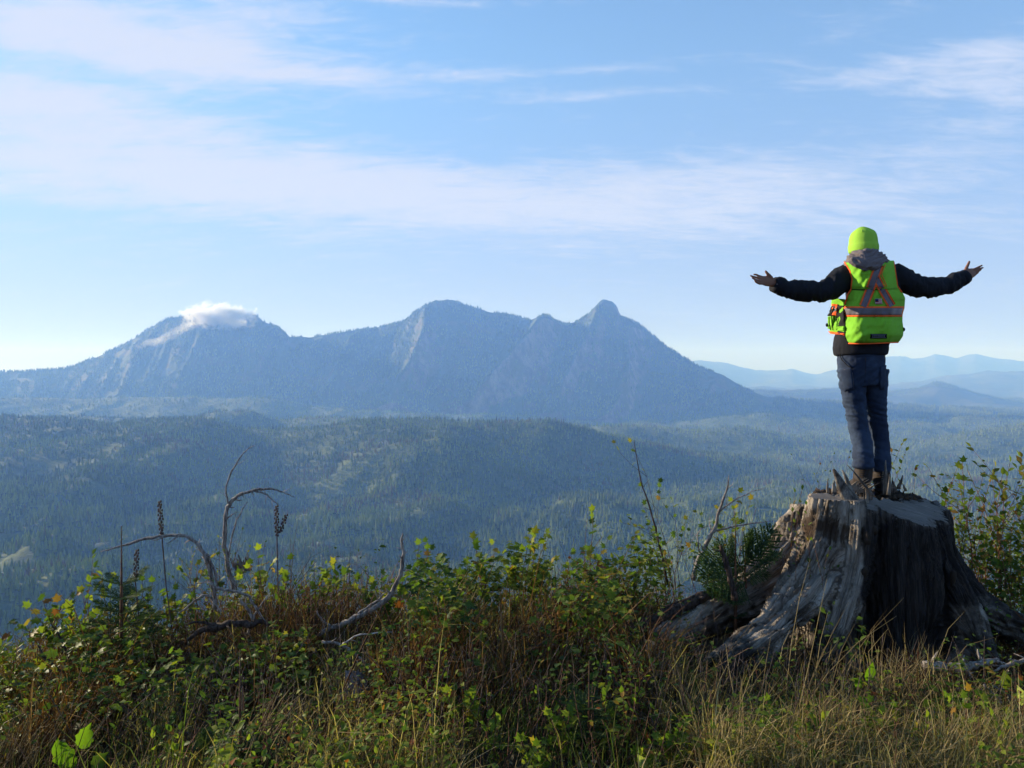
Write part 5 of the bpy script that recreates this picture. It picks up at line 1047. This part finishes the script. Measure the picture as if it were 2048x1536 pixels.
dead('grey forked snag leaning right beside the fir boughs', [[(1385, 1160, .014), (1402, 1110, .012), (1425, 1065, .010), (1440, 1020, .008), (1452, 985, .005), (1458, 950, .002)], [(1440, 1020, .004), (1470, 1000, .003), (1500, 985, .002), (1530, 975, .001)], [(1425, 1065, .005), (1460, 1055, .004), (1500, 1048, .003), (1545, 1042, .0015)], [(1402, 1110, .004), (1395, 1080, .003), (1400, 1060, .002), (1425, 1050, .001)], [(1452, 985, .002), (1446, 965, .0015), (1450, 940, .001)]], 4.75, M_grey)
dead('broken dark branch stub with a pale tip in the fir boughs', [[(1470, 1200, .018), (1462, 1160, .015), (1452, 1125, .013), (1442, 1100, .010), (1441, 1090, .006)]], 4.4, M_dtwig)
dead('tall thin bare twig at the middle right above the valley', [[(1335, 1170, .006), (1320, 1090, .005), (1300, 1020, .004), (1282, 960, .003), (1268, 880, .0012)], [(1300, 1020, .002), (1285, 975, .0015), (1262, 970, .001)], [(1312, 1060, .002), (1335, 1010, .0015), (1340, 960, .001)], [(1298, 1015, .002), (1270, 1008, .0015), (1255, 998, .001)]], 4.9, M_dtwig)
dead('pale looping dead twigs at the foot of the arching branch', [[(540, 1258, .004), (512, 1215, .006), (495, 1190, .006), (470, 1183, .006), (440, 1178, .006), (415, 1165, .005)], [(440, 1225, .003), (425, 1198, .004), (408, 1190, .004), (385, 1205, .004), (357, 1228, .003)], [(505, 1240, .008), (495, 1215, .007), (480, 1200, .006)], [(495, 1270, .006), (510, 1230, .004), (535, 1190, .002)]], 4.25)
dead('dark rotten log lying under the pale looping twigs', [[(375, 1280, .006), (400, 1262, .014), (430, 1256, .018), (462, 1246, .016), (500, 1250, .018), (525, 1243, .010), (552, 1256, .005)], [(430, 1250, .008), (400, 1244, .006), (375, 1248, .003)]], 4.2, M_dtwig, 'fallen_log', 'log')
dead('pale dead twig angling down right above the driftwood chunk', [[(643, 1283, .005), (685, 1290, .006), (715, 1312, .005), (740, 1340, .004), (762, 1362, .002)], [(686, 1288, .003), (720, 1270, .003), (785, 1264, .0015)], [(715, 1313, .003), (750, 1302, .0015)]], 3.9)
dead('long straight brown twig leaning across the driftwood chunk', [[(618, 1500, .004), (660, 1440, .004), (712, 1320, .003), (765, 1210, .0015)]], 3.6, M_stem)
dead('bent silvery twig in the dark grass below the driftwood chunk', [[(790, 1536, .004), (745, 1495, .004), (725, 1460, .004), (722, 1430, .003)]], 3.3, M_grey)
dead('broken weathered branch lying under the right roots of the stump', [[(1848, 1330, .018), (1880, 1334, .020), (1920, 1334, .018), (1950, 1330, .016), (1975, 1322, .012), (1998, 1318, .004)], [(1925, 1333, .010), (1935, 1345, .008), (1940, 1356, .004)], [(1950, 1328, .006), (1975, 1330, .004), (2000, 1332, .002)]], 3.85, M_grey, 'fallen_branch', 'branch', kmax=10)
dead('second grey branch leaning in from the right edge below the roots', [[(2070, 1318, .008), (2040, 1322, .008), (2010, 1332, .006), (1985, 1345, .003)]], 3.8, M_grey)
dead('pair of pale sticks splayed over the dark debris at the right', [[(1968, 1370, .005), (1990, 1390, .005), (2010, 1415, .004), (2020, 1435, .002)], [(1985, 1372, .004), (2010, 1385, .003), (2030, 1402, .002)]], 3.6, M_grey)
dead('thick dark log sloping up toward the left root of the stump', [[(1250, 1262, .03), (1300, 1245, .035), (1350, 1222, .035), (1400, 1195, .03), (1440, 1180, .02)], [(1300, 1243, .01), (1330, 1215, .008), (1385, 1195, .004)]], 4.6, M_dtwig, 'fallen_log', 'log', kmax=10)
dead('thin dead twig arching at the left beside the serrated bush', [[(145, 1400, .006), (125, 1345, .006), (95, 1320, .005), (75, 1290, .003)], [(110, 1330, .004), (100, 1300, .002)], [(140, 1320, .004), (118, 1270, .004), (100, 1245, .002)]], 4.0, M_dtwig)
# driftwood chunk: ragged pale root end lying on the slope, and the small cut block left of the roots
def chunk(label, name, cat, u, v, Y, r3, seed, m, rot=0):
    mb = MB(); mb.ellipsoid((0, 0, 0), r3, 28, 18); me = mb.mesh(name); c = getco(me); d = c/np.linalg.norm(c, axis=1)[:, None]
    f = 1+.75*fbm(d[:, 0]*1.6+seed, d[:, 1]*1.6, d[:, 2]*1.6, oct=3)+.16*ridged(d[:, 0]*7, d[:, 1]*7+seed, d[:, 2]*1.5); setco(me, c*f[:, None]); me.update()
    o = link(name, me, m, None, False); o.location = P(u, v, Y); o.rotation_euler = (0, rot, .3); at = me.attributes.get('tint'); tag(o, label, cat); return o
M_drift = mat('purple_grey_driftwood', barkf((.06, .05, .055), (.22, .19, .20)))
chunk('purple-grey broken root chunk lying in the shade at lower centre left', 'root_chunk', 'wood chunk', 712, 1382, 3.75, (.06, .055, .09), 3, M_drift, R(-20))
for i in range(7): shard(P(705+i*6, 1430, 3.72), P(690+i*11, 1345+((i*29) % 40), 3.70+.01*i), .022, .012, 'splinter', parent=bpy.data.objects['root_chunk'], seed=200+i)
chunk('small orange-faced block of cut wood beside the left root tip', 'wood_block', 'wood block', 1300, 1292, 4.1, (.030, .03, .026), 5, mat('orange_cut_wood', barkf((.30, .16, .08), (.52, .34, .20))))
# fireweed gone orange-red beside the stump
def tuft(label, u, Y, n, h, lean, m, name='dry_grass_tuft', cat='grass tuft', seed=0, spread=.06, wid=.0022, tip=None, tint=(.2, 1)):
    r = random.Random(seed); e = empty(name, ground_pt(u, Y), label, cat)
    for k in range(n):
        b0 = e.location+Vector((r.gauss(0, spread), r.gauss(0, spread), 0)); L = h*r.uniform(.6, 1.1); d = Vector((lean+r.gauss(0, .16), r.gauss(0, .12), 1)).normalized(); droop = r.uniform(0, .25); pts = [b0+d*L*f+Vector((math.copysign(1, lean+r.gauss(0, .05)), 0, -.6))*droop*L*f**2.5 for f in (0, .25, .5, .75, 1)]
        s = MB(); s.tube(pts, [wid, wid*.9, wid*.8, wid*.6, wid*.3], 4, r.uniform(*tint)); s.build('blade', m, e)
    return e
tuft('clump of orange-red fireweed stems left of the stump', 1345, 4.7, 60, .22, 0, leafmat('fireweed', [(0, (.12, .03, .015)), (1, (.42, .15, .04))], .3, .6), 'fireweed_clump', 'plant', 1, .07, .0035)
tuft('tall bright straw clump in front of the dark hollow of the stump', 1790, 3.6, 70, .48, .05, M_straw, seed=2, spread=.07)
tuft('straw clump leaning right by the pale curved snag', 880, 4.6, 45, .52, .28, M_straw, seed=3, spread=.09)
tuft('fan of pale straw leaning right at the bottom left of centre', 480, 3.2, 26, .42, .42, M_straw, seed=4, spread=.05)
tuft('long paired straw stalks leaning across the left roots of the stump', 1590, 3.5, 9, .78, .18, M_straw, seed=5, spread=.06, tint=(.5, 1))
tuft('sparse tall straws before the left stump roots', 1430, 3.3, 14, .50, .15, M_straw, seed=6, spread=.16, tint=(.4, 1))
tuft('few straight straws left of centre above the valley', 770, 4.8, 22, .42, 0, M_straw, seed=7, spread=.16, wid=.0016)
tuft('sparse straw stalks at the bottom right of centre', 1680, 3.15, 26, .42, .12, M_straw, seed=8, spread=.14)
tuft('thick mound of matted brown grass in the bottom left corner', 40, 3.3, 170, .30, .25, M_straw, seed=9, spread=.17, tint=(0, .7))
tuft('upright straws near the bottom left of the driftwood chunk', 570, 3.1, 20, .38, .10, M_straw, seed=10, spread=.10)
# ground cover nobody could count
def place(n, umin, umax, y0, y1, seed):
    g_ = np.random.default_rng(seed); u = g_.uniform(umin, umax, n); Y = y0+(y1-y0)*g_.random(n)**.9; x = (u-1024)/FP*Y; return x, Y, gz(x, Y), g_
ROOTS = [[(1622, 4.58), (1510, 4.2), (1430, 4.0)], [(1560, 4.9), (1440, 4.7), (1300, 4.5)], [(1690, 4.4), (1640, 4.2)], [(1880, 4.6), (1972, 4.35)], [(1900, 5.0), (2060, 4.85)], [(1740, 4.4), (1860, 4.35)]]
def outside_stump(x, Y):
    k = np.hypot((x-SX)/.66, (Y-SY)/.58) > 1
    for rt in ROOTS:
        for (ua, ya), (ub, yb) in zip(rt[:-1], rt[1:]):
            a = np.array(((ua-1024)/FP*ya, ya)); b = np.array(((ub-1024)/FP*yb, yb)); d = b-a; t = np.clip(((x-a[0])*d[0]+(Y-a[1])*d[1])/(d@d), 0, 1)
            dx, dy = x-a[0]-t*d[0], Y-a[1]-t*d[1]; k &= np.hypot(dx, np.where(dy < 0, dy*.55, dy)) > .17
    return k
def grassmass(name, label, n, area, h, m, seed, lean=(.15, 0), wid=.0022, tint=(0, 1), dens=None):
    x, Y, z, g_ = place(n, *area, seed); k = outside_stump(x, Y)
    if dens is not None: k &= g_.random(n) < dens(x, Y)
    x, Y, z = x[k], Y[k], z[k]; n = len(x); hh = h*g_.uniform(.3, 1.2, n)*np.clip(1+2.0*fbm(x*2.3+seed, Y*2.3, oct=3), .15, 1.65)*np.where(g_.random(n) < .05, 1.6, 1); dx = lean[0]+g_.normal(0, .38, n); dy = lean[1]+g_.normal(0, .3, n); a = g_.uniform(0, 3.14, n); w_ = wid*g_.uniform(.6, 1.4, n)
    B = np.column_stack([x, Y, z-.01]); W = np.column_stack([np.cos(a), np.sin(a), np.zeros(n)])*w_[:, None]; V = np.empty((n, 7, 3)); 
    for j, f in enumerate((0, .4, .75)):
        c = B+np.column_stack([dx*hh*f**1.6, dy*hh*f**1.6, hh*(f-.25*f*f*np.abs(dx))]); V[:, 2*j] = c-W*(1-.5*f); V[:, 2*j+1] = c+W*(1-.5*f)
    V[:, 6] = B+np.column_stack([dx*hh*1.25, dy*hh*1.25, hh*(1-.38*np.abs(dx))]); F = np.array([(0, 1, 3), (0, 3, 2), (2, 3, 5), (2, 5, 4), (4, 5, 6)], np.int32); FF = (F[None]+(np.arange(n)*7)[:, None, None]).reshape(-1, 3)
    o = link(name, fastmesh(name, V.reshape(-1, 3), FF, np.repeat(g_.uniform(*tint, n), 7)), m); tag(o, label, 'grass', None, 'stuff'); return o
grassmass('dry_grass', 'fine dry grass matted over the whole foreground slope', 31000, (-520, 2650, 2.5, 5.3), .21, M_straw, 1, tint=(0, 1))
grassmass('dry_grass', 'bright dry grass along the bottom right edge below the stump', 9000, (1400, 2150, 2.7, 3.35), .19, M_straw, 2, tint=(.4, 1))
grassmass('green_grass', 'scattered green grass in the shaded slope', 16000, (-520, 2650, 2.5, 5.3), .17, M_ggrass, 3)
grassmass('dead_bracken', 'rusty dead bracken and stalks over the left and middle slope', 21000, (0, 1330, 3.4, 5.3), .29, M_brack, 4, wid=.0030, tint=(0, .85), dens=lambda x, Y: np.clip(.55+1.4*fbm(x*1.1, Y*1.1, oct=3), .05, 1))
grassmass('dead_stems', 'dark tangled dead stems round the roots of the stump', 7000, (1230, 2150, 3.7, 5.6), .22, M_brack, 5, wid=.003, tint=(0, .5))
def leafmass(name, label, n, area, h, kind, size, m, seed, tint=(0, .8), dens=None, flat=False):
    x, Y, z, g_ = place(n, *area, seed); k = outside_stump(x, Y); cl_ = fbm(x*2.3+seed*3, Y*2.3, oct=3); k &= g_.random(n) < np.clip(.45+1.6*cl_, .05, 1)
    if dens is not None: k &= g_.random(n) < dens(x, Y)
    x, Y, z, cl_ = x[k], Y[k], z[k], cl_[k]; n = len(x); L = Leaves(kind); hh = h*g_.random(n)**.7*np.clip(.9+1.2*cl_, .2, 2); D = g_.normal(0, 1, (n, 3)); D[:, 2] = D[:, 2]*.35+.15; U = np.column_stack([g_.normal(0, .4, n), g_.normal(-.25, .4, n), np.ones(n)])
    L.P = list(np.column_stack([x, Y, z+hh])); L.D = list(D); L.U = list(U); L.S = list(size*g_.uniform(.4, 1.0, n)**1.0*np.where(g_.random(n) < .2, 1.7, 1.1)); L.T = list(np.clip(g_.uniform(*tint, n)+.5*fbm(x*3.1-seed, Y*3.1, oct=3), 0, 1)); o = L.build(name, m, None, 'stuff'); tag(o, label, 'undergrowth'); return o
leafmass('undergrowth', 'low dark leafy undergrowth covering the foreground slope', 20000, (-520, 2650, 3.3, 5.4), .34, 'ovate', .034, M_leaf, 11, (0, .8))
leafmass('undergrowth', 'lobed leaves of thimbleberry filling the middle slope', 7500, (820, 1330, 3.9, 5.3), .42, 'lobed', .042, M_leaf, 12, (0, .9))
leafmass('undergrowth', 'yellow-green leaves woven through the dead stalks at the left', 5000, (150, 620, 3.7, 5.0), .30, 'lobed', .042, M_leaf, 17, (.1, .95))
leafmass('undergrowth', 'leafy ground cover brightening toward the bottom edge', 11500, (420, 2600, 2.5, 3.5), .24, 'ovate', .032, M_yleaf, 13, (0, .9))
leafmass('undergrowth', 'green leafy tangle on the left slope below the spruce sapling', 6000, (-500, 520, 3.5, 4.9), .34, 'lobed', .042, M_leaf, 14, (0, .9))
leafmass('undergrowth', 'mass of green and russet foliage in the thicket right of the stump', 8000, (1885, 2200, 5.1, 5.9), 1.0, 'ovate', .040, M_leaf, 16, (.3, 1))
leafmass('leaf_litter', 'curled brown dead leaves lying over the slope', 12000, (-520, 2650, 2.5, 5.2), .05, 'ovate', .032, M_brack, 15, (.1, 1))
def dead_stalks(name, label, n, area, h, seed, m):
    g_ = random.Random(seed); s = MB()
    for k in range(n):
        uq = g_.uniform(area[0], area[1]); Yq = g_.uniform(area[2], area[3]); b0 = ground_pt(uq, Yq)
        if not outside_stump(np.array([b0.x]), np.array([b0.y]))[0]: continue
        L = h*g_.uniform(.4, 1.15); top = b0+Vector((g_.gauss(.04, .12)*L/.5, g_.gauss(0, .08), L)); pts = curve(b0, top, g_, .07, 6, .02); s.tube(pts, [.0028, .0025, .0022, .0018, .0014, .0009], 4, g_.random())
        for q in pts[2:5]:
            if g_.random() < .5: s.tube([q, q+Vector((g_.uniform(-.06, .06), g_.uniform(-.03, .03), g_.uniform(.01, .07)))], [.0014, .0006], 3)
    o = s.build(name, m, None); tag(o, label, 'dead stems', None, 'stuff')
dead_stalks('dead_stalks', 'upright dry reddish stalks standing along the left rim of the slope', 520, (240, 760, 4.3, 5.0), .42, 21, M_stem)
dead_stalks('dead_stalks', 'thin upright dry stalks in front of the middle and the stump', 420, (760, 2100, 3.2, 4.9), .38, 22, M_dtwig)
dead_stalks('dead_stalks', 'thin brown stalks rising from the dark bottom foreground', 320, (-60, 2100, 2.9, 3.6), .30, 23, M_stem)
# dead twig tangle
tw = MB(); r = random.Random(77)
for k in range(1900):
    uq = r.choice([r.gauss(450, 110), r.uniform(0, 1300), r.uniform(0, 2048), r.gauss(1320, 90)]); Yq = r.uniform(3.4, 5.1); b0 = ground_pt(uq, Yq)
    if not outside_stump(np.array([b0.x]), np.array([b0.y]))[0]: continue
    L = r.uniform(.12, .50); d = Vector((r.gauss(0, .5), r.gauss(0, .3), r.uniform(.25, 1))).normalized(); tw.tube(curve(b0, b0+d*L, r, .18, 5), [.0026, .0022, .0018, .0013, .0007], 4, r.random())
o = tw.build('twig_tangle', M_dtwig, None); tag(o, 'tangle of thin dark dead twigs on the slope', 'twigs', None, 'stuff')
